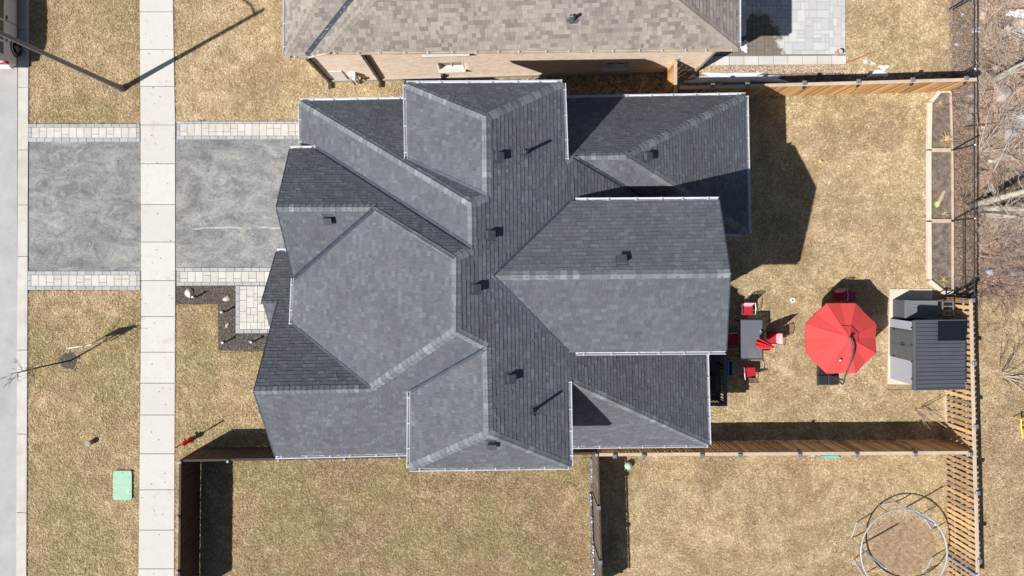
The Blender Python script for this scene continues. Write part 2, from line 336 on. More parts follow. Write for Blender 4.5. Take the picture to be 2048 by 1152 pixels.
# paver bands
def paver_mesh(w,h,mt,cache={}):
    k=(round(w,3),round(h,3),mt.name)
    if k not in cache: cache[k]=MB().bevbox((0,0,.02),(w,h,.06),.006).mesh('paver',mt)
    return cache[k]
def put_paver(parent, x0,y0,x1,y1,mt,name='paver',gap=.55,sl=0):   # px rectangle
    wx=(x1-x0-gap)/PPM; wy=(y1-y0-gap)/PPM
    if wx<.03 or wy<.03: return
    c=g((x0+x1)/2,(y0+y1)/2+sl)
    link(name,paver_mesh(wx,wy,mt),parent,(c.x-parent.location.x,c.y-parent.location.y,random.uniform(-.002,.002)),random.uniform(-.006,.006))
def band(x0,x1,y0,y1,label,top=8,bot=8,ends=(True,True),tilt=0):
    p=thing('paver_border',label,'paver border',g((x0+x1)/2,(y0+y1)/2)); p['kind']='structure'
    m=MB(); T=lambda x:(x-x0)*tilt
    slab([(x0,y0),(x1,y0+T(x1)),(x1,y1+T(x1)),(x0,y1)],-.1,.006,m); wpart('paver_bed',m,M_JOINT,p)
    for (ya,yb) in ((y0,y0+top),(y1-bot,y1)):
        x=x0
        while x<x1-1:
            w=min(16.6,x1-x); put_paver(p,x,ya,x+w,yb,M_PAVG,'border_paver',sl=T(x)); x+=w
    xa,xb=x0,x1
    if ends[0]:
        for k in range(2): h=(y1-y0-top-bot)/2; put_paver(p,x0,y0+top+k*h,x0+7,y0+top+(k+1)*h,M_PAVG,'border_paver',sl=T(x0))
        xa+=7
    if ends[1]:
        for k in range(2): h=(y1-y0-top-bot)/2; put_paver(p,x1-7,y0+top+k*h,x1,y0+top+(k+1)*h,M_PAVG,'border_paver',sl=T(x1))
        xb-=7
    x=xa; n=round((xb-xa)/14.8); wd=(xb-xa)/n; last=0
    for i in range(n):
        k=random.choice((0,0,1,2)); a,b=y0+top,y1-bot; c=a+(b-a)*(.36 if k==1 else .66)
        if k==0: put_paver(p,x,a,x+wd,b,M_PAVW,sl=T(x))
        else: put_paver(p,x,a,x+wd,c,M_PAVW,sl=T(x)); put_paver(p,x,c,x+wd,b,M_PAVW,sl=T(x))
        x+=wd
    return p
band(58,281,248,284,'cream paver strip along the north edge of the driveway apron by the road',7,8)
band(57,282,542,580,'cream paver strip along the south edge of the driveway apron by the road',8,8)
band(354,606,243,279,'cream paver strip along the north edge of the driveway beside the garage',5,7,(True,False))
band(354,560,535,571,'cream paver strip between driveway and mulch bed',8,7,(True,False))
def ashlar(parent,x0,y0,nx,ny,u,mt,keep=lambda x,y:True,sizes=((3,2),(2,3),(2,2),(2,2),(2,1),(1,2),(1,1)),name='paver'):
    occ=[[0]*nx for _ in range(ny)]
    for j in range(ny):
        for i in range(nx):
            if occ[j][i]: continue
            opts=list(sizes[:-1]); random.shuffle(opts); opts.append(sizes[-1])
            for (a,b) in opts:
                if i+a<=nx and j+b<=ny and not any(occ[j+q][i+p] for q in range(b) for p in range(a)):
                    for q in range(b):
                        for p in range(a): occ[j+q][i+p]=1
                    X,Y=x0+i*u,y0+j*u
                    if keep(X+a*u/2,Y+b*u/2): put_paver(parent,X,Y,X+a*u,Y+b*u,mt,name)
                    break
walk=thing('front_walk','cream paver walkway running beside the mulch bed to the porch','walkway',g(510,610)); walk['kind']='structure'
m=MB(); slab([(471,571.5),(580,570),(580,664),(471,667)],-.1,.006,m); wpart('paver_bed',m,M_JOINT,walk)
ashlar(walk,480,572,14,12,7.2,M_PAVW)
y=571.5
while y<655: put_paver(walk,472,y,480,min(y+15.5,659),M_PAVG,'border_paver'); y+=15.5
x=472
while x<575: put_paver(walk,x,658.6,x+16,666.5,M_PAVG,'border_paver'); x+=16
# neighbour's patio
pat=thing('patio','large grey paver patio behind the tan brick house','patio',g(1580,50)); pat['kind']='structure'
m=MB(); slab([(1440,-60),(1688,-60),(1690,112),(1400,112)],-.1,.003,m); wpart('paver_bed',m,M_JOINT,pat)
ashlar(pat,1416,-60,34,21,8.05,M_PATIO,keep=lambda x,y:x<1690)
x=1400
while x<1690:
    put_paver(pat,x,111,min(x+29,1695),129,M_CONC,'edge_slab',.8,sl=-(x-1400)*.006+2); x+=29.2
solo('step_block',slab([(1476,28),(1488,28),(1488,74),(1476,74)],0,.28),M_CONC,'pale concrete step block in the shade against the tan house','step')
# lawns: thatch sheets with standing blades
LAW={'verge_north':[(59,-50),(281,-50),(283,246),(59,247)],
 'verge_south':[(57,581),(282,580),(283,640),(279,1210),(53,1210)],
 'front_north':[(349,-50),(700,-50),(700,150),(1450,120),(1450,260),(600,260),(600,242),(352,245)],
 'front_south':[(353,612),(436,607),(440,705),(600,700),(640,918),(351,918)],
 'fence_side':[(351,918),(363,918),(363,1210),(351,1210)],'lower_lawn':[(363,905),(1190,885),(1190,1210),(363,1210)],
 'back_yard':[(1300,180),(1900,182),(1858,205),(1853,560),(1880,585),(1780,578),(1776,780),(1895,780),(1895,880),(1300,890)],
 'neighbour_yard':[(1190,875),(1900,870),(1905,1210),(1190,1210)],
 'upper_yard':[(1690,-50),(1899,-50),(1899,160),(1690,160)],
 'far_lawn':[(1895,592),(2150,592),(2150,1210),(1905,1210)]}
def inpoly(P,x,y):
    r=np.zeros(len(x),bool); n=len(P)
    for i in range(n):
        (x1,y1),(x2,y2)=P[i],P[(i+1)%n]
        c=((y1>y)!=(y2>y)); xi=(x2-x1)*(y-y1)/((y2-y1) if y2!=y1 else 1e-9)+x1; r^=c&(x<xi)
    return r
HOUSE=[(700,190),(1360,215),(1400,440),(1350,455),(1350,640),(1330,660),(1330,850),(700,850),(640,640),(660,300)]
def scatter(P,dens,excl=(),ragged=0):
    xs=[p[0] for p in P]; ys=[p[1] for p in P]; A=(max(xs)-min(xs))*(max(ys)-min(ys))/PPM**2; n=int(A*dens)
    x=RNG.uniform(min(xs),max(xs),n); y=RNG.uniform(min(ys),max(ys),n)
    k=(x>-60)&(x<2110)&(y>-50)&(y<1200); x,y=x[k],y[k]
    jx=x+RNG.normal(0,1,len(x))*ragged; jy_=y+RNG.normal(0,1,len(x))*ragged
    k=inpoly(P,jx,jy_)&~inpoly(HOUSE,x,y)
    for E_ in excl: k&=~inpoly(E_,x,y)
    return np.stack([(x[k]-NX)/PPM,(NY-y[k])/PPM],1)
def tufts(name,C,nb,mt,label,lmin=.035,lmax=.075,wd=.014,zmax=.04):
    n=len(C); ct=RNG.uniform(0,1,n); size=RNG.uniform(.6,1.3,n); P=np.repeat(C,nb,0); m=len(P); cs=np.repeat(size,nb); th=RNG.uniform(0,2*np.pi,m)
    lean=np.repeat(RNG.uniform(0,2*np.pi,n),nb); d=np.stack([np.cos(th)+.5*np.cos(lean),np.sin(th)+.5*np.sin(lean)],1); d/=np.linalg.norm(d,axis=1)[:,None]+1e-6; q=np.stack([-d[:,1],d[:,0]],1)
    L=RNG.uniform(lmin,lmax,m)*cs; wv=RNG.uniform(.6,1,m)*wd; z=RNG.uniform(.25,1,m)*zmax*cs; P=P+d*RNG.uniform(0,.02,m)[:,None]
    V=np.zeros((m,3,3)); V[:,0,:2]=P-q*wv[:,None]/2; V[:,1,:2]=P+q*wv[:,None]/2; V[:,2,:2]=P+d*L[:,None]; V[:,:,2]=.004; V[:,0,2]+=z*.5; V[:,1,2]+=z*.5; V[:,2,2]+=z*RNG.uniform(.1,1,m)
    me=bpy.data.meshes.new(name); me.vertices.add(m*3); me.vertices.foreach_set('co',V.ravel()); me.loops.add(m*3); me.loops.foreach_set('vertex_index',np.arange(m*3,dtype=np.int32))
    me.polygons.add(m); me.polygons.foreach_set('loop_start',np.arange(0,m*3,3,dtype=np.int32)); me.update(calc_edges=True)
    a=me.attributes.new('tone','FLOAT','FACE'); a.data.foreach_set('value',(np.repeat(ct,nb)*.72+RNG.uniform(0,.27,m)).astype(np.float32)); me.materials.append(mt)
    o=link(name,me); o['kind']='stuff'; o['label']=label; return o
def tris(name,P,lmin,lmax,wd,zmax,mt,label=None,quad=False,flat=.4,parent=None,z0=0.0):
    n=len(P); th=RNG.uniform(0,2*np.pi,n); L=RNG.uniform(lmin,lmax,n); d=np.stack([np.cos(th),np.sin(th)],1); q=np.stack([-d[:,1],d[:,0]],1)
    wv=RNG.uniform(.5,1,n)*wd; zt=RNG.uniform(flat*zmax*.3,zmax,n); k=4 if quad else 3
    V=np.zeros((n,k,3)); V[:,:,2]=z0+.002
    if quad:
        V[:,0,:2]=P-d*L[:,None]/2; V[:,1,:2]=P+q*wv[:,None]; V[:,2,:2]=P+d*L[:,None]/2; V[:,3,:2]=P-q*wv[:,None]
        V[:,1,2]+=zt*.4; V[:,2,2]+=zt; V[:,3,2]+=RNG.uniform(0,1,n)*zt
    else:
        V[:,0,:2]=P-q*wv[:,None]/2; V[:,1,:2]=P+q*wv[:,None]/2; V[:,2,:2]=P+d*L[:,None]; V[:,2,2]+=zt
    me=bpy.data.meshes.new(name); me.vertices.add(n*k); me.vertices.foreach_set('co',V.ravel()); me.loops.add(n*k); me.loops.foreach_set('vertex_index',np.arange(n*k,dtype=np.int32))
    me.polygons.add(n); me.polygons.foreach_set('loop_start',np.arange(0,n*k,k,dtype=np.int32)); me.update(calc_edges=True)
    a=me.attributes.new('tone','FLOAT','FACE'); a.data.foreach_set('value',RNG.uniform(0,1,n).astype(np.float32)); me.materials.append(mt)
    o=link(name,me,parent); o['kind']='stuff'
    if label: o['label']=label
    return o
EXC=[[(352,571),(475,571),(475,668),(600,668),(600,705),(436,703),(436,610),(352,612)],[(1775,578),(1945,590),(1945,778),(1775,768)],[(225,940),(266,940),(266,1001),(225,1001)],[(139+17*math.cos(a),722+16*math.sin(a)) for a in np.linspace(0,6.28,13)[:-1]],[(1808+64*math.cos(a),1092+56*math.sin(a)) for a in np.linspace(0,6.28,19)[:-1]]]
for i,(k,P) in enumerate(LAW.items()):
    lm=LM[{'verge_north':'verge','verge_south':'verge','lower_lawn':'brown','neighbour_yard':'pale','front_south':'verge','far_lawn':'pale'}.get(k,'straw')]
    struct('lawn',sheet(P,-.004+.0004*i),lm[0])
    d={'far_lawn':150,'upper_yard':190}.get(k,225)
    tufts('grass',scatter(P,d,EXC,ragged=.8),8,lm[1],{'verge_north':'dormant straw grass on the verge under the lamp pole','verge_south':'dormant straw grass around the young street tree','front_north':'dormant grass beside the tan brick house','front_south':'dormant grass in front of the charcoal roofed house','fence_side':'thin grass strip between sidewalk and dark fence','lower_lawn':'brown crinkled grass below the charcoal roofed house','back_yard':'dormant grass of the fenced back yard','neighbour_yard':'dormant grass around the trampoline frame','upper_yard':'dormant grass beyond the grey patio','far_lawn':'sparse dry grass outside the picket fence'}[k])
# mulch bed, gravel strip, litter ground, garden soil
struct('mulch_bed',slab([(354,573),(471,572),(472,667),(560,667),(560,703),(437,701),(436,608),(354,609)],-.05,.012),M_MULCHG)
bedP=[(354,573),(471,572),(472,667),(545,667),(545,702),(437,701),(436,608),(354,609)]
tris('mulch',scatter(bedP,1500),.03,.07,.014,.03,M_MULCH,'dark shredded mulch in the front bed',True,z0=.012)
struct('tree_ring',sheet([(139+25*math.cos(a)*random.uniform(.7,1.1),722+23*math.sin(a)*random.uniform(.7,1.1)) for a in np.linspace(0,6.28,20)[:-1]],.006),M_MULCHG)
ringP=[(137+27*math.cos(a),722+27*math.sin(a)) for a in np.linspace(0,6.28,20)[:-1]]
tris('mulch',scatter(ringP,500,ragged=6),.03,.07,.012,.03,M_MULCH,'dark mulch ringed round the young tree',True,z0=.006)
struct('gravel_strip',sheet([(1398,131),(1700,129),(1702,144),(1398,146)],.002),M_LITTER)
tris('pebbles',scatter([(1398,130),(1700,129),(1702,146),(1398,148)],1500,ragged=.8),.04,.07,.022,.04,M_PEB,'tan pebbles along the patio edge',True)
struct('side_path',sheet([(1010,150),(1325,143),(1325,200),(1010,200)],.003),M_SOIL)
struct('woodland_floor',sheet([(1898,-300),(2900,-300),(2900,590),(1898,590)],-.0005),M_LITTER)
litP=[(1898,-50),(2110,-50),(2110,592),(1898,592)]
tris('leaf_litter',scatter(litP,900),.05,.11,.03,.05,M_LEAF,'brown fallen leaves under the bare trees',True)
tris('leaf_litter',scatter([(1935,592),(2110,592),(2110,1200),(1965,1200)],110),.05,.10,.03,.04,M_LEAF,'scattered fallen leaves on the far lawn',True)
tris('twig_litter',scatter(litP,150),.15,.7,.014,.10,M_TWIG,'pale fallen twigs on the woodland floor')
tris('twig_litter',scatter(litP,90),.15,.6,.012,.04,M_DTWIG,'dark fallen twigs on the woodland floor')
struct('side_soil',sheet([(1360,146),(1950,146),(1950,172),(1360,172)],.0032),M_SOIL)

# ragged bare soil along the walks and kerb, where the turf has died back
def soil_edge(pts,w0,label=None):
    a=[];b=[]
    for (x0,y0),(x1,y1) in zip(pts[:-1],pts[1:]):
        L=math.hypot(x1-x0,y1-y0); nx_,ny_=-(y1-y0)/L,(x1-x0)/L; k=max(2,int(L/5))
        for i in range(k):
            t=i/k; x,y=x0+(x1-x0)*t,y0+(y1-y0)*t; wv=w0*random.choice((.25,.5,.8,1,1.3)); a.append((x,y)); b.append((x+nx_*wv,y+ny_*wv))
    m=MB()
    for i in range(len(a)-1): m.face([g(*p)+Vector((0,0,.006)) for p in (a[i],a[i+1],b[i+1],b[i])]) 
    for f in range(len(m.f)):
        P=[Vector(m.v[i]) for i in m.f[f]]
        if (P[1]-P[0]).cross(P[2]-P[0]).z<0: m.f[f]=m.f[f][::-1]
    struct('soil_edge',m,M_LITTER)
random.seed(5)
soil_edge([(280.5,0),(281,240)],2.5); soil_edge([(282,585),(281,1150)],3.5); soil_edge([(352,1150),(352,610)],-3); soil_edge([(349,0),(352,240)],-2.5); soil_edge([(59,0),(59,245)],-2); soil_edge([(57,585),(54,1150)],-2.5)
soil_edge([(60,247),(282,247)],-3); soil_edge([(352,243),(600,241)],-3.5); soil_edge([(60,581),(282,581)],2.5); soil_edge([(1855,210),(1850,560)],4); soil_edge([(362,925),(362,1150)],5); soil_edge([(1400,895),(1890,880)],-5); soil_edge([(1370,186),(1890,182)],3)

tris('leaf_scatter',scatter([(57,-50),(1900,-50),(1900,1200),(57,1200)],1.6),.04,.09,.025,.03,M_LEAF,'single dry leaves blown over lawns, drive and walks',True,z0=.03)
for P,d in (([(352,250),(600,250),(600,600),(352,600)],9),([(57,283),(283,283),(283,546),(57,546)],7),([(282,-50),(352,-50),(352,1200),(282,1200)],3)):
    tris('grit',scatter(P,d),.015,.035,.012,.008,M_MULCH,'grit lying on the paving',True,z0=.031)

tufts('grass',scatter([(1808+66*math.cos(a),1092+58*math.sin(a)) for a in np.linspace(0,6.28,19)[:-1]],70),8,LM['brown'][1],'thin worn grass inside the trampoline ring')
# ================================================================ HOUSES
V={'A1': (-3.281, 6.069, 6.791), 'A2': (2.041, 6.095, 6.824), 'A3': (2.138, 3.488, 6.793), 'A4': (-0.525, 4.664, 8.128), 'A5': (-0.502, 2.129, 8.133), 'A6': (-3.227, 3.487, 6.811), 'B1': (-7.586, 6.062, 4.313), 'B2': (-3.636, 6.135, 4.284), 'B3': (-7.549, 4.269, 4.326), 'B4': (-6.896, 4.217, 4.729), 'C1': (-0.978, 1.871, 8.375), 'C2': (-0.964, 0.442, 8.377), 'D1': (-7.864, 4.2, 4.743), 'D2': (-7.614, 1.853, 7.005), 'D3': (-4.275, 1.86, 7.004), 'D4': (-7.596, -0.58, 5.145), 'E1': (-1.451, 0.184, 8.624), 'E2': (-1.459, -2.154, 8.644), 'F1': (-4.453, -4.26, 6.967), 'F2': (-7.675, -2.279, 5.117), 'F4': (-8.384, -4.336, 6.973), 'P2': (-8.441, -1.434, 4.338), 'P3': (-9.043, -1.443, 4.336), 'Q1': (-9.065, 0.441, 2.625), 'Q2': (-7.876, 0.441, 2.644), 'P4': (-9.083, -2.623, 3.279), 'P5': (-8.42, -2.624, 3.271), 'H1': (-0.507, -2.714, 8.167), 'J1': (-3.128, -4.351, 6.869), 'J2': (-3.147, -6.991, 6.818), 'J3': (-0.445, -5.489, 8.154), 'J4': (2.291, -6.929, 6.784), 'J5': (2.244, -4.026, 6.788), 'G1': (-8.458, -7.196, 4.627), 'G2': (-3.438, -7.084, 4.632), 'M1': (2.242, 2.092, 6.749), 'M2': (-0.347, -0.422, 8.071), 'M3': (2.201, -3.051, 6.804), 'R1': (7.299, -0.348, 8.103), 'R2': (7.366, 2.123, 6.78), 'R3': (7.591, -3.009, 6.821), 'N0': (2.349, 6.324, 3.716), 'N1': (2.419, 3.635, 6.636), 'N2': (5.938, 1.956, 4.695), 'N3': (9.371, 6.443, 3.695), 'N4': (4.194, 3.663, 6.634), 'N5': (9.473, 1.127, 3.705), 'N6': (8.185, 1.112, 3.712), 'L1': (7.911, -3.019, 3.415), 'L2': (8.028, -7.098, 3.389), 'L4': (2.63, -7.154, 3.406)}
FC=[('nb_n',['A1','A4','A2']),('nb_w',['A1','A6','A5','A4']),('nw_n',['B1','C1','A5','A6','B2']),('nw_w',['B1','B3','B4','C2','C1']),
('g_n',['D1','D2','D3','E1','C2','B4']),('g_s',['D2','D4','D3']),('w',['D4','F2','F1','E2','E1','D3']),
('sw_n',['Q1','P3','P2','F4','F1','F2','Q2']),('po_s',['P3','P4','P5','P2']),('sw_s',['F4','G1','G2','J1','H1','E2','F1']),('sb_w',['J1','J2','J3','H1']),('sb_s',['J2','J4','J3']),
('e',['A2','A4','A5','C1','C2','E1','E2','H1','J3','J4','J5','M3','M2','M1','A3']),('e_ne',['A3','M1','N2','N1']),('e_se',['M3','J5','L2','L1']),('s_se',['J5','L4','L2']),
('ne_n',['A3','N1','N4','N3','N0']),('ne_e',['N3','N4','N5']),('ne_s',['N1','N2','N6','N5','N4']),('cg_n',['M1','M2','R1','R2']),('cg_s',['M2','M3','R3','R1'])]
VB={'a': (-6.438, 7.639, 5.263), 'b': (8.619, 7.846, 5.022), 'c': (-4.554, 9.161, 6.253), 'd': (6.165, 9.221, 6.021), 'e': (-7.975, 7.622, 4.885), 'f': (-7.193, 7.626, 4.875), 'g': (-6.556, 9.292, 5.856), 'i': (-5.38, 9.28, 5.83), 'k': (-7.932, 10.731, 4.961), 'l': (8.626, 10.714, 5.001), 'm': (-2.384, 10.916, 7.393), 'n': (3.028, 10.978, 7.298), 'o': (-5.665, 10.341, 6.465), 'p': (-4.199, 10.356, 6.452)}
FB=[('s',['a','b','d','n','m','c']),('e',['b','l','n','d']),('w1',['e','g','o','k']),('s1',['e','f','i','p','o','g']),('w2',['f','a','c','m','p','i'])]
def newell(P):
    n=Vector((0,0,0))
    for i in range(len(P)): n+=P[i].cross(P[(i+1)%len(P)])
    n.normalize(); return n if n.z>0 else -n
def clip(poly, u0,u1,v0,v1):
    for ax,lim,s in ((0,u0,1),(0,u1,-1),(1,v0,1),(1,v1,-1)):
        out=[]
        for i in range(len(poly)):
            a,b=poly[i],poly[(i+1)%len(poly)]; da,db=s*(a[ax]-lim),s*(b[ax]-lim)
            if da>=0: out.append(a)
            if (da>0 and db<0) or (da<0 and db>0):
                k=da/(da-db); out.append((a[0]+(b[0]-a[0])*k,a[1]+(b[1]-a[1])*k))
        poly=out
        if len(poly)<3: return []
    return poly
def pin(P,x,y):
    r=False
    for i in range(len(P)):
        (x1,y1),(x2,y2)=P[i],P[(i+1)%len(P)]
        if (y1>y)!=(y2>y) and x<(x2-x1)*(y-y1)/(y2-y1)+x1: r=not r
    return r
class Roof:
    def __init__(s, V, F, house):
        s.V={k:Vector(v) for k,v in V.items()}; s.F=F; s.house=house; s.pl={}
        ed={}
        for nm,vs in F:
            P=[s.V[q] for q in vs]; n=newell(P); c=sum(P,Vector())/len(P); s.pl[nm]=(n,n.dot(c))
            for i in range(len(vs)): ed.setdefault(frozenset((vs[i],vs[(i+1)%len(vs)])),[]).append(nm)
        s.ed=ed
        m=MB(); th=Vector((0,0,-.15))
        for nm,vs in F:
            P=[s.V[q] for q in vs]; nn=Vector((0,0,0))
            for i in range(len(P)): nn+=P[i].cross(P[(i+1)%len(P)])
            if nn.z<0: P=P[::-1]; vs=vs[::-1]
            m.face(P); m.face([p+th for p in P][::-1])
            for i in range(len(P)):
                if len(ed[frozenset((vs[i],vs[(i+1)%len(vs)]))])==1:
                    a,b=P[i],P[(i+1)%len(P)]; m.face([a+th,b+th,b,a])
        s.obj=wpart('roof',m,M_DECKING,house)
    def z(s,nm,x,y):
        n,d=s.pl[nm]; return (d-n.x*x-n.y*y)/n.z
    def at(s,nm,px,py):
        a=Vector((0,0,CAMH)); b=g(px,py); n,d=s.pl[nm]; t=(d-n.dot(a))/n.dot(b-a); return a+(b-a)*t
    def frame(s,nm):
        n=s.pl[nm][0]; e=Vector((0,0,1)).cross(n).normalized(); d=e.cross(n).normalized()
        if d.z>0: d=-d
        e=d.cross(n); return n,e,d       # e x ... right handed: (e, -d, n)
    def shingles(s, mt, expo=.143, ws=(.09,.12,.15,.18,.22,.28), th=.013, singles=(), limit=300):
        cnt=0; cache={}
        for nm,vs in s.F:
            n,e,d=s.frame(nm); P3=[s.V[q]-n*(s.V[q].dot(n)-s.pl[nm][1]) for q in vs]; O=P3[0]; P=[((p-O).dot(e),(p-O).dot(d)) for p in P3]
            u0,u1=min(p[0] for p in P),max(p[0] for p in P); v0,v1=min(p[1] for p in P),max(p[1] for p in P)
            m=MB(); v=v1+.015
            P_=P
            while v>v0:
                u=u0-random.random()*.3
                while u<u1:
                    wd=random.choice(ws); a,b,c,dd=u,u+wd,v-expo,v; u+=wd
                    tk=th*random.choice((.6,.8,1,1.25,1.5)); tone=random.random()
                    b-=.004; dd-=.006; cs=[(a,c),(b,c),(b,dd),(a,dd)]
                    full=all(pin(P,x,y) for x,y in cs)
                    if full and nm in singles and cnt<limit:
                        key=(nm,wd)
                        if key not in cache:
                            q=MB(); h=wd/2-.002
                            q.add([(-h,-expo/2,0),(h,-expo/2,0),(h,-expo/2,.013),(-h,-expo/2,.013),(h,expo/2,.002),(-h,expo/2,.002)],[(0,1,2,3),(3,2,4,5),(0,3,5),(1,4,2)])
                            cache[key]=q.mesh('shingle',mt)
                        ctr=O+e*((a+b)/2)+d*((c+dd)/2)+n*.004
                        o=link('shingle',cache[key],s.obj,M=Matrix.Translation(ctr)@Matrix((e,-d,n)).transposed().to_4x4()); cnt+=1; continue
                    poly=cs if full else clip(P,a,b,c,dd)
                    if len(poly)<3: continue
                    ar=sum(poly[i][0]*poly[(i+1)%len(poly)][1]-poly[(i+1)%len(poly)][0]*poly[i][1] for i in range(len(poly)))
                    if abs(ar)<2e-4: continue
                    if ar>0: poly=poly[::-1]
                    # (e, d, n) is left handed -> reversed order above gives upward faces
                    top=[]; bot=[]
                    for (x,y) in poly:
                        w_=O+e*x+d*y; k=(y-c)/expo; top.append(w_+n*(.005+tk*k)); bot.append(w_+n*.001)
                    L=len(top); idx=[(i,(i+1)%L,L+(i+1)%L,L+i) for i in range(L)]
                    m.add(bot+top,[tuple(range(L,2*L))]+idx,tone)
                v-=expo
            o=link('shingles',m.mesh('shingles',mt),s.obj); o['kind']='stuff'
    def other(s,a,b,names=None):
        fs=names or s.ed.get(frozenset((a,b)))
        return fs
    def caps(s, edges, mt, pitch=.2, half=.155):
        for ed in edges:
            a,b=ed[0],ed[1]; A,B=s.V[a],s.V[b]; fs=ed[2:] or s.ed[frozenset((a,b))]
            l=(B-A); L=l.length; l.normalize(); sd=[]
            for f in fs[:2]:
                n=s.pl[f][0]; w_=n.cross(l).normalized()
                c=sum((s.V[q] for q in dict(s.F)[f]),Vector())/len(dict(s.F)[f])
                if w_.dot(c-A)<0: w_=-w_
                sd.append((w_,n))
            up=(sd[0][1]+sd[1][1]).normalized(); k=max(1,round(L/pitch)); st=L/k
            # one piece, local to its start point
            vs=[]
            for x,h in ((-.02,.013),(st,.024)):
                for (w_,n,f) in ((sd[0][0],sd[0][1],1),(sd[0][0],sd[0][1],.35),(None,None,0),(sd[1][0],sd[1][1],.35),(sd[1][0],sd[1][1],1)):
                    vs.append(l*x+(w_*half*f+n*h if w_ is not None else up*(h+.012)))
            low=[v-up*.02 for v in vs]; q=MB(); fs_=[(i,i+1,i+6,i+5) for i in range(4)]
            n0=(vs[1]-vs[0]).cross(vs[5]-vs[0])
            if n0.dot(up)<0: fs_=[f[::-1] for f in fs_]
            fs_+=[(5+i,6+i,16+i,15+i) for i in range(4)]+[(0,5,15,10),(4,9,19,14),]
            q.add(vs+low,fs_); me=q.mesh('ridge_cap_shingle',mt)
            # exposed butts face downhill
            lo=0
            for i in range(k):
                link('ridge_cap_shingle',me,s.obj,A+l*(i*st))
    def valleys(s, edges, mt, half=.09):
        for ed in edges:
            a,b=ed[0],ed[1]; A,B=s.V[a],s.V[b]; fs=ed[2:] or s.ed[frozenset((a,b))]; l=(B-A).normalized(); m=MB(); row=[]
            for f in fs[:2]:
                n=s.pl[f][0]; w_=n.cross(l).normalized(); c=sum((s.V[q] for q in dict(s.F)[f]),Vector())/len(dict(s.F)[f])
                if w_.dot(c-A)<0: w_=-w_
                row.append(w_*half+n*.03)
            up=Vector((0,0,.022))
            for x,y in ((row[0],up),(up,row[1])): m.face([A+x,B+x,B+y,A+y])
            m2=wpart('valley_flashing',m,mt,s.house)
    def gutter(s, a, b, mt, ta=0, tb=0, hm=M_HANG, wd=.105, sp=.85):
        A,B=(s.V[a] if isinstance(a,str) else Vector(a)),(s.V[b] if isinstance(b,str) else Vector(b)); fs=s.ed.get(frozenset((a,b)))
        l=(B-A).normalized(); n=s.pl[fs[0]][0] if fs else None; o_=Vector((n.x,n.y,0)).normalized()
        o_=(o_-Vector((l.x,l.y,0)).normalized()*o_.dot(Vector((l.x,l.y,0)).normalized())).normalized()
        A=A+l*ta; B=B-l*tb; pr=[(0.0,0.0),(0,-.11),(.085,-.115),(wd,-.05),(wd,.0),(wd-.018,.0),(wd-.02,-.045),(.08,-.103),(.012,-.1),(.012,0)]
        vs=[]; 
        for P in (A,B):
            for (x,z) in pr: vs.append(P+o_*(x+.005)+Vector((0,0,z-.005)))
        m=MB(); k=len(pr); fl=[(i,(i+1)%k,k+(i+1)%k,k+i) for i in range(k)]
        m.add(vs,fl+[tuple(range(k)),tuple(range(2*k-1,k-1,-1))]); gt=wpart('gutter',m,mt,s.house)
        L=(B-A).length; c=int(L/sp); R=Matrix((l,o_,Vector((0,0,1)))).transposed()
        hme=MB().box((0,wd/2+.005,.0),(.035,wd+.02,.012)).mesh('gutter_hanger',hm)
        for i in range(c+1):
            p=A+l*(min(L-.05,.3+i*sp+random.uniform(-.08,.08))); link('gutter_hanger',hme,gt,M=Matrix.Translation(p)@R.to_4x4())
    def walls(s, pts, planes, mt, z0=0):
        m=MB(); n=len(pts); sub=.12
        for i in range(n):
            a,b=Vector(pts[i]),Vector(pts[(i+1)%n]); k=max(1,int((b-a).length/.3))
            for j in range(k):
                p=a+(b-a)*(j/k); q=a+(b-a)*((j+1)/k); zp=min(s.z(f,p.x,p.y) for f in planes)-.16; zq=min(s.z(f,q.x,q.y) for f in planes)-.16
                m.face([(p.x,p.y,z0),(q.x,q.y,z0),(q.x,q.y,zq),(p.x,p.y,zp)])
        wpart('wall',m,mt,s.house)
def rect(x0,x1,y0,y1): return [(x0,y0),(x1,y0),(x1,y1),(x0,y1)]
house=thing('detached_house','large charcoal shingle roofed house with many hips and valleys in the middle','house',(0,0,0))
R=Roof(V,FC,house)
R.shingles(M_SH,singles=('w',))
R.caps([('A1','A4'),('A2','A4'),('A5','A4'),('A5','C1','nw_n','e'),('B1','C1'),('C2','C1'),('E1','C2'),('D3','E1'),('D2','D3'),('E2','E1'),('F1','E2'),('F4','F1'),('E2','H1'),('J3','H1'),('J2','J3'),('J4','J3'),('L2','J5'),('R1','M2'),
        ('A3','N1','ne_n','e_ne'),('N1','N4'),('N3','N4'),('N5','N4'),('P3','P2')],M_CAP)
R.valleys([('A6','A5'),('B4','C2'),('D4','D3'),('F2','F1'),('J1','H1'),('M1','M2'),('M3','M2'),('N1','N2')],M_VAL)
for q in [('A1','A2'),('A2','A3'),('A6','A1'),('B1','B2'),('B3','B1'),('D1','B4'),('D4','F2'),('G1','G2'),('J1','J2'),('J2','J4'),('J4','J5'),('N3','N0'),('N5','N3'),('N6','N5'),('L4','L2'),('Q1','Q2')]: R.gutter(*q,M_GUT)
R.gutter('M1','R2',M_GUT,.25,0); R.gutter('M3','R3',M_GUT,.3,0); R.gutter('L1','L2',M_GUT,.25,0)
M_HB=mat('warm grey house brick',(.34,.29,.25),(.24,.20,.17),rough=.9,var=.7,scale=3)
R.walls(rect(-2.85,1.65,0,5.65),['nb_n','nb_w','e'],M_HB); R.walls(rect(-2.7,1.85,-6.5,0),['sb_s','sb_w','e'],M_HB)
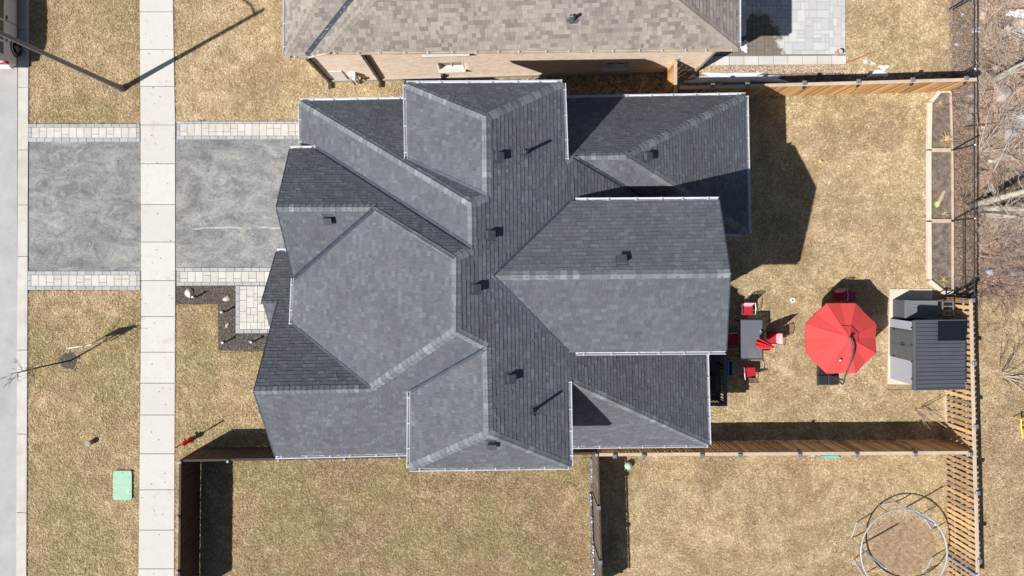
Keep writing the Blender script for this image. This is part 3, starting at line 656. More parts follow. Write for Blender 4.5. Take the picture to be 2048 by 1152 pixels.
R.walls(rect(-7.15,-2,1.2,5.65),['nw_n','nw_w'],M_HB); R.walls(rect(-7.2,-2,-.4,3.85),['g_n','g_s'],M_HB); R.walls(rect(-7.25,-2.0,-2.4,-.3),['w'],M_HB)
R.walls(rect(-8.0,-1.2,-6.75,-1.4),['sw_n','sw_s'],M_HB); R.walls(rect(1,6.95,-2.6,1.7),['cg_n','cg_s'],M_HB)
R.walls(rect(1.2,9.0,1.5,6.0),['ne_n','ne_e','ne_s'],M_HB); R.walls(rect(1.2,7.6,-6.7,-2.7),['e_se','s_se'],M_HB)
# openings on the sides that a neighbour would see
def window(parent,c,w_,h,axis,mt=M_WHITE):     # axis: unit outward normal
    o_=Vector(axis); s_=Vector((-o_.y,o_.x,0)); Rm=Matrix((s_,o_,Vector((0,0,1)))).transposed(); c=Vector(c)
    m=MB(); 
    for (x,z,a,b) in ((0,h/2,w_+.12,.07),(0,-h/2,w_+.12,.07),(-w_/2,0,.07,h-.075),(w_/2,0,.07,h-.075),(0,0,.04,h-.08)):
        m.box(c+Rm@Vector((x,.02,z)),(a,.06,b),M=Rm)
    f=wpart('window',m,mt,parent); p=MB(); 
    for sg in (-1,1): p.box(c+Rm@Vector((sg*w_/4,.012,0)),(w_/2-.06,.02,h-.08),M=Rm)
    wpart('pane',p,M_GLASS,f)
for y in (-1.9,.6): window(house,(6.955,y,5.3),1.3,1.2,(1,0,0))
window(house,(9.005,3.6,2.1),2.2,1.5,(1,0,0)); window(house,(7.605,-5,2.0),1.8,1.9,(1,0,0)); window(house,(-7.155,4.8,2.9),.9,1,(-1,0,0)); window(house,(-7.255,-1.3,3.9),1.5,1.2,(-1,0,0))
window(house,(-8.005,-4.6,2.2),2.2,1.6,(-1,0,0)); window(house,(5,6.005,2.2),1.4,1.2,(0,1,0)); window(house,(0,5.655,5.6),1.2,1.1,(0,1,0))
m=MB().box((-7.22,1.9,1.15),(.06,4.9,2.3)); gd=wpart('garage_door',m,M_WHITE,house)
for k in range(4):
    m=MB()
    for j in range(4): m.box((-7.257,-.0+j*1.27,.34+k*.55),(.02,1.1,.42))
    wpart('door_panel',m,M_WHITE,gd)
for y in (.2,-2.4):
    m=MB().box((-8.85,y,1.25),(.28,.28,2.5)); wpart('porch_post',m,M_WHITE,house)
# roof vents and pipes
def roof_vent(Rf,nm,px,py,s=.27):
    p=Rf.at(nm,px,py); n,e,d=Rf.frame(nm); Rm=Matrix((e,-d,n)).transposed(); m=MB()
    m.box(p+n*.012,(s*1.5,s*1.5,.012),M=Rm); m.box(p+n*.075,(s*.86,s*.86,.13),M=Rm); m.box(p+n*.155,(s,s,.04),M=Rm)
    o=link('roof_vent',m.mesh('roof_vent',M_VENT),Rf.obj)
    return o
for a in [('e',996,314),('e',979,470),('e',1020,756),('e',950,577),('sb_s',984,886),('ne_e',1293,314),('cg_n',1244,521),('g_s',657,438)]: roof_vent(R,*a)
def vent_pipe(Rf,nm,px,py,mt=M_VENT,h=.42):
    p=Rf.at(nm,px,py); n,e,d=Rf.frame(nm); Rm=Matrix((e,-d,n)).transposed(); m=MB()
    m.box(p+n*.013,(.28,.34,.012),M=Rm); m.lathe(p-Vector((0,0,.05)),[(.085,0),(.08,.08),(.055,.16),(.052,h+.05),(.04,h+.05),(.04,h-.1)],12)
    link('vent_pipe',m.mesh('vent_pipe',mt),Rf.obj)
vent_pipe(R,'e',1052,305,h=.62); vent_pipe(R,'e',1068,820,h=.7)
# rake trim on open gable ends
for a,b in (('R1','R2'),('R1','R3'),('D1','D2'),('D2','D4'),('F4','G1'),('P2','F4'),('Q1','P3')):
    A,B=R.V[a],R.V[b]; l=(B-A).normalized(); o_=Vector((1 if A.x>0 else -1,0,0)); m=MB()
    q=[A+Vector((0,0,.02)),B+Vector((0,0,.02))]; m.add([q[0]-o_*.01,q[1]-o_*.01,q[1]+o_*.03,q[0]+o_*.03]+[p+Vector((0,0,-.2)) for p in (q[0]-o_*.01,q[1]-o_*.01,q[1]+o_*.03,q[0]+o_*.03)],[(0,1,2,3),(4,7,6,5),(3,2,6,7),(0,4,5,1),(0,3,7,4),(1,5,6,2)])
    wpart('rake_board',m,M_VAL,house)

# ---- neighbour: tan shingles, tan brick
nb=thing('detached_house','tan brick house with light brown shingle roof at the top edge','house',(0,7.9,0))
RB=Roof(VB,FB,nb)
RB.shingles(M_TAN,expo=.15,ws=(.10,.14,.18,.23,.28),th=.016,singles=('s',))
RB.caps([('a','c'),('c','m'),('e','g'),('g','o'),('b','d'),('d','n'),('m','n','s','s')][:6],M_TANCAP,pitch=.22,half=.16)
RB.valleys([('f','i'),('i','p')],M_VAL,half=.10)
for q in [('e','f'),('a','b'),('f','a')]: RB.gutter(*q,M_GUTT)
RB.gutter('k','e',M_GUT); RB.gutter('b','l',M_GUT)
# back half of its roof, so the house closes
m=MB(); c=lambda k:Vector(VB[k])
for P in ([c('m'),c('n'),Vector((8.6,13.6,5)),Vector((-7.9,13.6,5))],[c('n'),c('l'),Vector((8.6,13.6,5))],[c('k'),c('o'),c('p'),c('m'),Vector((-7.9,13.6,5))]): m.face(P); 
wpart('rear_roof',m,M_TAN,nb)
# south wall with real openings
Wa=Vector(((655-NX)/PPM,(NY-162)/PPM,0)); Wb=Vector(((1390-NX)/PPM,(NY-141.5)/PPM,0)); wl=(Wb-Wa); WL=wl.length; wl.normalize(); wn=Vector((wl.y,-wl.x,0)); WR=Matrix((wl,-wn,Vector((0,0,1)))).transposed()
def wu(px,h,py=None):      # position along the wall for a photo column at height h
    x=(px-NX)/PPM*(1-h/CAMH); return (x-Wa.x)/wl.x
wins=[(wu(878,1.9),wu(926,1.9),1.30,2.25),(wu(1212,1.3),wu(1254,1.3),.85,1.6),(wu(846,3.9),wu(934,3.9),3.55,4.35),(wu(1346,3.6),wu(1388,3.6),3.45,4.3),(wu(1035,4),wu(1070,4),3.8,4.35)]
WT=4.98
us=sorted({0,WL}|{v for q in wins for v in q[:2]}); zs=sorted({.32,WT}|{v for q in wins for v in q[2:]})
inwin=lambda u,z: any(a<u<b and c_<z<d_ for a,b,c_,d_ in wins)
m=MB()
for i in range(len(us)-1):
    for j in range(len(zs)-1):
        if inwin((us[i]+us[i+1])/2,(zs[j]+zs[j+1])/2): continue
        P=[Wa+wl*us[i]+Vector((0,0,zs[j])),Wa+wl*us[i+1]+Vector((0,0,zs[j])),Wa+wl*us[i+1]+Vector((0,0,zs[j+1])),Wa+wl*us[i]+Vector((0,0,zs[j+1]))]; m.face(P)
for a,b,c_,d_ in wins:
    for (u0,z0,u1,z1) in ((a,c_,b,c_),(b,c_,b,d_),(b,d_,a,d_),(a,d_,a,c_)):
        p,q=Wa+wl*u0+Vector((0,0,z0)),Wa+wl*u1+Vector((0,0,z1)); m.face([p,q,q-wn*.18,p-wn*.18])
for (p,q) in ((Wb,Wb+Vector((-.05,5,0))),(Wb+Vector((-.05,5,0)),Wa+Vector((0,5.4,0))),(Wa+Vector((0,5.4,0)),Wa)): m.face([p,q,q+Vector((0,0,WT)),p+Vector((0,0,WT))])
nwall=wpart('wall',m,M_MORT,nb)
bm=MB(); z=.33; row=0; bh=.068; bl=.215
while z+bh<WT-.01:
    u=-(bl/2 if row%2 else 0)+.004
    while u<WL:
        a,b=max(u,.0),min(u+bl-.01,WL)
        if b-a>.04 and not any(inwin(x,zz) for x in (a+.002,b-.002,(a+b)/2) for zz in (z+.005,z+bh-.005)):
            c3=Wa+wl*((a+b)/2)+wn*.006+Vector((0,0,z+bh/2)); bm.box(c3,(b-a,.026+random.uniform(-.002,.002),bh-.010),M=WR,t=random.random())
        u+=bl
    z+=bh+.007; row+=1
o=link('bricks',bm.mesh('bricks',M_BRICKW),nwall); o['kind']='stuff'
m=MB().box(Wa+wl*WL/2+wn*.03+Vector((0,0,.16)),(WL+.04,.12,.32),M=WR); wpart('foundation',m,M_FOUND,nb)
for a,b,c_,d_ in wins:
    cc=Wa+wl*((a+b)/2); m=MB()
    for (x,z,ww,hh) in ((0,d_-.03,b-a,.06),(0,c_+.03,b-a,.06),(-(b-a)/2+.03,(c_+d_)/2,.06,d_-c_-.125),((b-a)/2-.03,(c_+d_)/2,.06,d_-c_-.125),(0,(c_+d_)/2,.05,d_-c_-.125)):
        m.box(cc+wl*x-wn*.13+Vector((0,0,z)),(ww,.06,hh),M=WR)
    wf=wpart('window',m,M_WHITE,nb)
    m=MB(); 
    for sg in (-1,1): m.box(cc+wl*sg*(b-a)/4-wn*.145+Vector((0,0,(c_+d_)/2)),((b-a)/2-.09,.02,d_-c_-.125),M=WR)
    wpart('pane',m,M_GLASS,wf)
    m=MB().bevbox((0,0,0),(b-a+.16,.24,.09),.01); vs=[WR@Vector(v)+cc+wn*.03+Vector((0,0,c_-.05)) for v in m.v]; m.v=[tuple(v) for v in vs]; wpart('sill',m,M_CONC,wf)
# downspouts, trough, meter, vent hood
def downspout(px0,py0,pxb,mt,top=4.75):
    u=wu(pxb,0); p=Wa+wl*u+wn*.09; m=MB(); m.box(p+Vector((0,0,(top+.22)/2)),(.11,.085,top-.22),M=WR)
    m.box(p+wn*.12+Vector((0,0,.16)),(.11,.36,.085),M=WR); m.box(p+wn*.10+Vector((0,0,top+.03)),(.11,.30,.08),M=WR)
    ds=wpart('downspout',m,mt,nb); m=MB()
    for z in (1.2,3.4): m.box(p+Vector((0,0,z)),(.16,.10,.03),M=WR)
    wpart('bracket',m,mt,ds)
downspout(0,0,661,M_DKBRN); downspout(0,0,761,M_DKBRN); downspout(0,0,1386,M_GUTT)
m=MB().box(Wa+wl*wu(960,.1)+wn*.30+Vector((0,0,.14)),(3.3,.13,.10),M=WR); wpart('downspout_extension',m,M_TARP,nb)
m=MB(); p=Wa+wl*wu(885,.4); m.box(p+wn*.10+Vector((0,0,.45)),(.10,.09,.7),M=WR); m.box(p+wn*.2+Vector((0,0,.14)),(.10,.30,.08),M=WR); wpart('downspout_elbow',m,M_DKBRN,nb)
m=MB(); p=Wa+wl*wu(707,1.0); m.box(p+wn*.10+Vector((0,0,1.15)),(.28,.18,.40),M=WR); m.box(p+wn*.22+wl*.02+Vector((0,0,.98)),(.13,.12,.3),M=WR); mt_=wpart('gas_meter',m,M_WHITE,nb)
m=MB(); m.tube([p+wn*.15+Vector((0,0,.95)),p+wn*.15+Vector((0,0,.05))],.03); m.tube([p+wn*.15+wl*.16+Vector((0,0,1.0)),p+wn*.2+wl*.16+Vector((0,0,.5)),p+wn*.02+wl*.26+Vector((0,0,.45))],.028); m.tube([p+wn*.2-wl*.1+Vector((0,0,.9)),p+wn*.26-wl*.1+Vector((0,0,.25))],.035); wpart('meter_pipe',m,M_DKBRN,mt_)
m=MB(); p=Wa+wl*(wu(676,1.0)); 
for k in range(5): m.box(p+wn*.045+Vector((0,0,.42+k*.26)),(.55,.03,.24),M=WR)
wpart('wall_panel',m,M_WHITE,nb)
vent_pipe(RB,'s',1147,38,h=.40)
m=MB(); p=RB.at('s',1145,41); n,e,d=RB.frame('s'); m.box(p+n*.02,(.42,.12,.015),M=Matrix((e,-d,n)).transposed()); link('pipe_flashing',m.mesh('pipe_flashing',M_VENT),RB.obj)
# ================================================================ FENCES
BOARD={}
def board_mesh(w_,t_,h_,mt):
    k=(w_,t_,round(h_,2),mt.name)
    if k not in BOARD: BOARD[k]=MB().box((0,0,h_/2),(w_,t_,h_)).mesh('board',mt)
    return BOARD[k]
def fence(label,A,B,mt,side=1,h=1.8,pitch=.147,bw=.125,rail=M_RAIL,posts=(),cap=M_CAPG,breaks=None,group=None,railw=.14,pickets=False,postmt=None,lamps=(),capside=-1):
    # A,B metres on the ground; side=+1 boards on the left of A->B
    A,B=Vector((A[0],A[1],0)),Vector((B[0],B[1],0)); l=(B-A); L=l.length; l.normalize(); q=Vector((-l.y,l.x,0))*side; rz=math.atan2(l.y,l.x)
    f=thing('fence',label,'fence',(A+B)/2,0,group); off=-f.location
    u=pitch/2; me=board_mesh(bw,.022,h-.06,mt)
    while u<L:
        p=A+l*u+q*(.045+(.010 if int(round(u/pitch))%2 else 0))+off; link('picket' if pickets else 'board',me,f,(p.x,p.y,.04+random.uniform(-.008,.008)),rz+random.uniform(-.02,.02)); u+=pitch
    for zz in (.45,1.35):
        m=MB().box((A+B)/2+Vector((0,0,zz)),(L,.045,.09),rz); wpart('rail',m,rail if pickets else mt,f)
    bs=[0]+list(breaks or [])+[L]
    for a,b in zip(bs[:-1],bs[1:]):
        m=MB().bevbox(A+l*(a+b)/2+Vector((0,0,h+random.uniform(-.01,.015))),(b-a-.012,railw,.04),.008,rz,t=.5); wpart('top_rail',m,rail,f)
    for i,u in enumerate(posts):
        p=A+l*u+q*.05*capside; m=MB().box(p+Vector((0,0,(h+.05)/2)),(.10,.10,h+.05),rz); po=wpart('post',m,postmt or mt,f)
        if cap:
            cw=.17 if cap is M_CAPG else .11; m=MB().bevbox(p+Vector((0,0,h+.08)),(cw,cw,.06),.02,rz); wpart('post_cap',m,cap,po)
        if i in lamps:
            m=MB(); c=p+q*.17+Vector((0,0,h+.02)); m.tube([p+Vector((0,0,h)),c],.012); m.lathe(c-Vector((0,0,.10)),[(.05,0),(.065,.03),(.05,.10),(.02,.13)],10); m.tube([c,c+q*.12-Vector((0,0,.35)),c+q*.16-Vector((0,0,.75))],.008,4)
            wpart('spot_lamp',m,M_IRON,po)
    return f
def top(px,py,h=1.8): p=g(px,py,h); return (p.x,p.y)
def along(A,pxs,sc=.94): return [((x-NX)*sc/PPM-A[0]) for x in pxs]
A,B=top(1359,176),top(1953,159)
fence('long golden cedar board fence between the back yard and the grey patio',A,B,M_CEDAR,side=-1,posts=along(A,[1425,1494,1608,1716,1824,1931]),breaks=along(A,[1494,1608,1716,1824]),capside=-1,lamps=(2,3,4,5))
A,B=top(1351,112),top(1351,206)
fence('short golden cedar fence section joining the two houses',A,B,M_CEDAR,side=-1,posts=(.12,1.95),breaks=(1.3,))
A,B=top(1197,909),top(1943,905)
fence('long brown board fence along the south side of the back yard',A,B,M_BROWNB,side=1,posts=along(A,[1229,1287,1403,1479,1598,1712,1828,1939]),breaks=along(A,[1229,1287,1403,1598,1712,1828]),capside=-1,lamps=(4,6))
A,B=top(362,921),top(1195,906)
fence('dark stained fence running behind the charcoal roofed house',A,B,M_STAINED,side=1,rail=M_STAINED,posts=along(A,[362,457,558,690,800,900,1010,1120,1193]),railw=.10,capside=-1,postmt=M_STAINED,pitch=.142,bw=.146,cap=M_ROCKG)
A,B=top(361,922),top(358,1215)
fence('dark stained fence beside the sidewalk at lower left',A,B,M_STAINED,side=1,rail=M_STAINED,posts=(.05,2.3,4.55),railw=.10,capside=-1,postmt=M_STAINED,pitch=.142,bw=.146,cap=M_ROCKG)
A,B=top(1196,910),top(1206,1215)
fence('dark wooden fence standing between the two lower lawns',A,B,mat('grey brown fence board',(.20,.155,.12),(.12,.09,.07),rough=.8,tone=.6),side=-1,rail=M_STAINED,posts=(2.15,4.4),railw=.06,capside=1,pitch=.142,bw=.146)
A,B=top(1941,598),top(1957,1215)
fence('spaced cedar picket fence along the back boundary',A,B,M_PICK,side=-1,pickets=True,pitch=.236,bw=.145,rail=M_RAIL,posts=(.05,2.65,5.25,8.0,10.8),breaks=(2.65,5.25,8.0,10.8),capside=-1,lamps=())
# crumpled silver sheeting at the foot of two fences
def tarp(x0,y0,x1,y1,w_,label):
    n=46; m=MB(); vs=[]; random.seed(int(x0))
    for i in range(n+1):
        t=i/n; c=g(x0+(x1-x0)*t,y0+(y1-y0)*t); k=w_*(.75+.35*math.sin(t*17+x0)*math.sin(t*5))
        for j in range(5):
            s_=(j-2)/2; vs.append(c+Vector((s_*k/2,0,.05+.16*(1-s_*s_)*random.uniform(.6,1.1))))
    m.add(vs,[(i*5+j,i*5+j+1,(i+1)*5+j+1,(i+1)*5+j) for i in range(n) for j in range(4)]+[],.5)
    solo('plastic_sheet',m,M_TARP,label,'sheeting')
tarp(1183,915,1184,975,.26,'crumpled silver sheet at the fence foot just below the roof corner'); tarp(1181,985,1185,1085,.22,'long crumpled silver sheet at the foot of the middle fence'); tarp(1186,1088,1190,1190,.28,'crumpled silver sheet lying at the bottom edge along the middle fence')
m=MB().tube([g(394,930)+Vector((0,0,.06)),g(396,1060)+Vector((0,0,.05)),g(394,1200)+Vector((0,0,.06))],.035,6); solo('edging_pipe',m,M_SILVER,'thin grey pipe lying along the foot of the lower left fence','pipe')
# chain link fence
cl=thing('chain_link_fence','black chain link fence between the garden beds and the woods','fence',g(1903,300))
x0=(1903-NX)/PPM; ya,yb=(NY+80)/PPM,(NY-588)/PPM; CH=1.45; m=MB(); sp=.075; k=0
L=ya-yb; n=int((L+CH)/sp)
for s_ in (1,-1):
    for i in range(n+1):
        y=yb-CH+i*sp if s_==1 else yb+i*sp
        a=Vector((x0,y,0)); b=Vector((x0,y+s_*CH,CH))
        # clip to the run
        def cut(p,q):
            if p.y<yb: p=p+(q-p)*((yb-p.y)/(q.y-p.y))
            if p.y>ya: p=p+(q-p)*((ya-p.y)/(q.y-p.y))
            return p
        if max(a.y,b.y)<=yb or min(a.y,b.y)>=ya: continue
        a,b=cut(a,b),cut(b,a)
        m.tube([a,b],.0022,3,cap=False)
o=wpart('mesh_wire',m,M_IRON,cl); o['kind']='stuff'
m=MB().tube([(x0,ya,CH),(x0,yb,CH)],.028,8); wpart('top_rail',m,M_IRON,cl)
m=MB().tube([(x0,(NY-441)/PPM,.75),(x0,(NY-586)/PPM,.75)],.022,6); wpart('mid_rail',m,M_IRON,cl)
for py in (20,157,301,441,586):
    m=MB().tube([(x0,(NY-py)/PPM,-.1),(x0,(NY-py)/PPM,CH+.04)],.035,8); po=wpart('post',m,M_IRON,cl)
    m=MB().lathe((x0,(NY-py)/PPM,CH+.03),[(.045,0),(.04,.04),(.015,.06)],8); wpart('post_cap',m,M_SILVER,po)
# ================================================================ raised beds
rb=thing('raised_bed','long raised garden bed of pale timber split in three beside the chain link fence','garden bed',g(1878,380))
def beam(a,b,w_=.17,h=.16,mt=M_RAIL,par=rb):
    A_,B_=g(*a),g(*b); d=(B_-A_); m=MB().bevbox((A_+B_)/2+Vector((0,0,h/2)),(d.length,w_,h),.012,math.atan2(d.y,d.x)); return wpart('timber',m,mt,par)
for q in (((1857,206),(1855,299)),((1855,302),(1855,441)),((1855,444),(1856,558)),((1855,561),(1883,584)),((1885,585),(1903,585)),((1859,204),(1876,184)),((1879,183),(1897,183))): beam(*q,mt=mat('bleached timber',(.66,.59,.49),(.52,.45,.365),var=.8,tone=.3) if q[0]==(1857,206) else bpy.data.materials['bleached timber'])
for q in (((1861,301),(1898,301)),((1861,442),(1898,442))): beam(*q)
for q in (((1898,186),(1901,299)),((1901,302),(1902,440)),((1902,444),(1902,582))): beam(*q,w_=.07)
m=MB(); slab([(1861,206),(1878,187),(1897,187),(1899,299),(1860,299)],0,.06,m); slab([(1860,303),(1899,303),(1900,440),(1860,440)],0,.06,m); slab([(1860,444),(1900,444),(1900,582),(1884,580),(1860,558)],0,.06,m); wpart('soil',m,M_SOIL,rb)
tris('bed_straw',scatter([(1861,206),(1897,188),(1900,582),(1884,578),(1861,556)],260),.05,.22,.012,.08,M_LEAF,z0=.07,parent=None,label='dead stems and leaves on the raised beds')
beam((1889,784),(1893,872),mt=M_RAIL,par=thing('garden_border','pale timber border board at the foot of the picket fence','garden border',g(1891,830)))
def tuft(px,py,n,r,mt,label,cat='plant',z=.0,name='dead_plant'):
    m=MB(); c=g(px,py)
    for i in range(n):
        a=random.uniform(0,6.28); L=r*random.uniform(.5,1.1); e=c+Vector((math.cos(a)*L,math.sin(a)*L,z+r*random.uniform(.2,.8))); m.tube([c+Vector((0,0,z)),(c+e)/2+Vector((0,0,r*.35+z*.5)),e],[.006,.006,.003],3,t=random.random())
    solo(name,m,mt,label,cat)
M_STRAW=mat('straw stems',(.66,.52,.28),(.45,.33,.17),tone=1)
tuft(1885,283,70,.42,M_STRAW,'large straw coloured dead grass clump in the top garden bed',z=.06); tuft(1874,208,26,.22,M_STRAW,'small straw tuft in the corner of the top garden bed',z=.06); tuft(1882,562,40,.28,M_STRAW,'yellowish dead tuft at the foot of the lowest garden bed',z=.06); tuft(1883,430,20,.22,M_STRAW,'small dead tuft in the middle garden bed by the pale log',z=.06)
m=MB(); c=g(1870,409)+Vector((0,0,.1))
for i in range(9):
    a=i*.7; q=Vector((math.cos(a),math.sin(a),0)); s_=Vector((-q.y,q.x,0)); m.face([c,c+q*.07+s_*.04+Vector((0,0,.04)),c+q*.15+Vector((0,0,.03)),c+q*.07-s_*.04+Vector((0,0,.04))])
solo('leafy_plant',m,mat('bright lime leaf',(.50,.85,.10)),'bright lime green plant in the middle garden bed','plant')
def rock(px,py,rx,ry,h,mt,label,cat='boulder',name='boulder',z=0,rot=0,lump=.22,seed=None,group=None):
    random.seed(seed if seed is not None else int(px*7+py)); bm=bmesh.new(); bmesh.ops.create_icosphere(bm,subdivisions=3,radius=1)
    ph=[(Vector((random.uniform(-1,1),random.uniform(-1,1),random.uniform(-1,1))).normalized(),random.uniform(.45,.85)) for _ in range(9)]
    for v in bm.verts:
        for d,lim in ph:
            k=v.co.dot(d)
            if k>lim: v.co-=d*(k-lim)*.85
        v.co*=1+random.uniform(-.03,.03)
        v.co=Vector((v.co.x*rx/PPM,v.co.y*ry/PPM,max(v.co.z,-.3)*h))
    me=bpy.data.meshes.new(name); bm.to_mesh(me); bm.free(); me.materials.append(mt)
    o=link(name,me,None,g(px,py)+Vector((0,0,z+h*.12)),rot); return tag(o,label,cat,group)
rock(1878,398,4,22,.12,M_RAIL,'pale broken log lying across the middle garden bed','log','log',.06,-.45)
rock(380,586,9.5,10,.20,mat('cream boulder',(.62,.54,.44),(.45,.39,.32),scale=6,var=1),'round cream boulder near the sidewalk end of the mulch bed')
rock(453,597,8,7.5,.12,M_CONC,'flat white stone in the mulch bed beside the paver walkway',name='stone',cat='stone',lump=.4)
rock(456,650,5,7,.14,M_CONC,'small upright pale stone halfway down the mulch bed',name='stone',cat='stone')
B_=[(1992,133,10,13,.28,M_ROCK,'cream boulder beside the fallen trunk near the cedar fence end'),(1998,188,20,19,.4,M_ROCK,'big round pinkish boulder below the cedar fence end'),(2038,240,15,18,.4,M_ROCKG,'blue grey boulder at the right edge among the branches'),(1942,192,13,7,.2,M_ROCKG,'flat grey boulder under the chain link fence'),(1932,213,6,5,.18,M_ROCK,'small pale stone below the flat grey boulder'),(1945,218,9,9,.2,M_ROCK,'pinkish stone touching the chain link rail'),(1937,235,7,8,.18,M_ROCKG,'small grey stone inside the chain link line'),(1983,322,12,7,.2,M_CONC,'whitish stone right of the rail below the forked branch'),(2010,316,22,9,.2,M_ROCK,'long tan stone with a twig shadow across it'),(2020,270,16,12,.3,M_ROCKG,'grey stone under the thin branches at right'),(2034,50,9,14,.3,M_ROCK,'dark tan boulder ringed with snow at the upper right'),(1966,30,8,10,.2,M_ROCK,'tan stone close to the top edge beyond the rail'),(1975,380,9,7,.2,M_ROCK,'tan stone just above the pale tree trunks'),(1980,545,11,9,.2,M_ROCKG,'light grey stone among the brambles'),(2030,545,18,12,.25,M_ROCKG,'wide grey stone among the brambles at the right edge'),(1965,255,6,5,.15,M_ROCK,'little tan stone right of the rail shadow'),(2012,62,14,14,.22,M_ROCK,'broad brown stone among the top right branches')]
for b in B_: rock(*b[:5],b[5],b[6])
def snow(px,py,rx,ry,h,label,seed=1,rot=0):
    random.seed(seed); n=40; vs=[]; m=MB(); ks=[1+.22*math.sin(3*a+seed)+.14*math.sin(7*a+seed*2)+random.uniform(-.08,.08) for a in np.linspace(0,6.283,n,endpoint=False)]
    c=g(px,py); R_=Matrix.Rotation(rot,3,'Z')
    for j,(s_,z) in enumerate(((1,.0),(.93,.55),(.75,.85),(.45,1))):
        for i in range(n):
            a=2*math.pi*i/n; sq=lambda v:math.copysign(abs(v)**(.75),v); vs.append(c+R_@Vector((sq(math.cos(a))*rx*ks[i]*s_/PPM,sq(math.sin(a))*ry*ks[i]*s_/PPM,0))+Vector((0,0,.004+z*h*random.uniform(.8,1.1))))
    m.add(vs,[(j*n+i,j*n+(i+1)%n,(j+1)*n+(i+1)%n,(j+1)*n+i) for j in range(3) for i in range(n)]+[tuple(3*n+i for i in range(n))]); solo('snow_patch',m,M_SNOW,label,'snow',smooth=True)
snow(1470,156,92,10,.10,'long leftover snow bank behind the golden cedar fence',3,.01); snow(1487,93,9,11,.12,'white snow lump on the patio at the tan house corner',5); snow(1484,8,6,8,.1,'shaded snow lump beside the wall at the top edge of the patio',2)
snow(1731,123,4.5,3,.03,'small snow scrap in the grass right of the patio',7); snow(1746,127,5,2.4,.03,'thin snow scrap next to the other on the upper lawn',9); snow(1757,147,19,7,.06,'bluish shaded snow patch against the cedar fence',4,.1); snow(1768,134,10,4,.03,'sunlit snow sliver above the shaded patch',6)
for i,(x,y,a,b,t) in enumerate([(2036,28,20,9,'curved snow patch among branches in the upper right'),(2047,62,6,6,'snow bit at the right edge below the curved patch'),(1924,29,3.5,3,'snow scrap inside the chain link line near the top'),(1928,52,5,2.6,'flat snow scrap inside the chain link line'),(1948,62,4,5,'snow scrap on the chain link rail line'),(1956,60,3.5,6.5,'tall snow scrap just beyond the rail'),(1912,89,4,3,'small snow scrap near the upper lawn edge'),(1955,47,2.4,2.4,'tiny snow dot beyond the rail'),(1926,1008*.1+0,3,3,'pale scrap by the lawn edge under the fence')][:8]): snow(x,y,a,b,.03,t,11+i)
# ================================================================ trees
def branchy(mb,p,d,L,r,depth,n=4,droop=0,spread=.55,sub=3,twigs=None):
    pts=[p.copy()]; rs=[r]; q=p.copy(); dd=d.normalized()
    for i in range(n):
        dd=(dd+Vector((random.uniform(-1,1),random.uniform(-1,1),random.uniform(-1,1)))*.13-Vector((0,0,droop))).normalized(); q=q+dd*(L/n); pts.append(q.copy()); rs.append(r*(1-.5*(i+1)/n))
    mb.tube(pts,rs,6 if r>.03 else 3,cap=False)
    if depth<=0: return
    for k in range(sub):
        i=random.randint(1,n); ax=Vector((random.uniform(-1,1),random.uniform(-1,1),random.uniform(-.4,1))).normalized()
        nd=(dd+ax*spread*random.uniform(.7,1.5)).normalized(); branchy(twigs or mb,pts[i],nd,L*random.uniform(.42,.7),max(rs[i]*.55,.006),depth-1,n,droop,spread,sub)
random.seed(21)
# young street tree
t=thing('young_tree','slender leafless young tree in the mulch ring on the verge','tree',g(142,721)); m=MB(); b=g(142,721)
m.tube([b,b+Vector((.05,.03,1.2)),b+Vector((.0,.02,2.3)),b+Vector((.03,.0,3.0)),b+Vector((.0,0,3.6))],[.038,.032,.024,.015,.006],6); wpart('trunk',m,M_DTWIG,t); m=MB()
for z in np.linspace(1.7,3.45,13):
    a=random.uniform(0,6.28); branchy(m,b+Vector((.01,.01,z)),Vector((math.cos(a),math.sin(a),.9)),.75*(1-(z-1.5)/4),.010,2,4,0,.6,3)
wpart('branches',m,M_DTWIG,t)
def big_tree(label,px,py,stems,seed,bark=M_BARK,twigm=M_TWIG):
    random.seed(seed); b=g(px,py); t=thing('bare_tree',label,'tree',b); tw=MB()
    for (dx,dy,d,h,r) in stems:
        m=MB(); p0=b+Vector((dx,dy,0)); pts=[p0]; rs=[r*1.25]; d=Vector(d).normalized(); q=p0
        for i in range(7):
            d=(d+Vector((random.uniform(-1,1),random.uniform(-1,1),.15))*.06).normalized(); q=q+d*h/7; pts.append(q.copy()); rs.append(r*(1-.75*(i+1)/7))
            if i>=0:
                for k in range(3): 
                    ax=Vector((random.uniform(-1,1),random.uniform(-1,1),random.uniform(-.1,.9))); branchy(tw,q-d*h/7*random.random(),ax.normalized(),random.uniform(.5,1.5),.02,2,4,0,.7,3)
        m.tube(pts,rs,9); wpart('trunk',m,bark,t,smooth=True)
    wpart('branches',tw,twigm,t)
big_tree('pale many stemmed bare tree leaning out over the woods behind the chain link fence',1948,412,[(0,.05,(.10,.10,1),7.5,.15),(.1,-.12,(.15,-.05,1),7.5,.13),(.05,-.32,(.16,-.12,1),7,.08),(.2,-.42,(.25,-.1,1),6.5,.07),(.15,.12,(.35,.22,1),6.5,.07)],5)
big_tree('bare tree trunk beyond the end of the golden cedar fence',1988,160,[(0,0,(.25,.18,1),6.5,.16)],8)
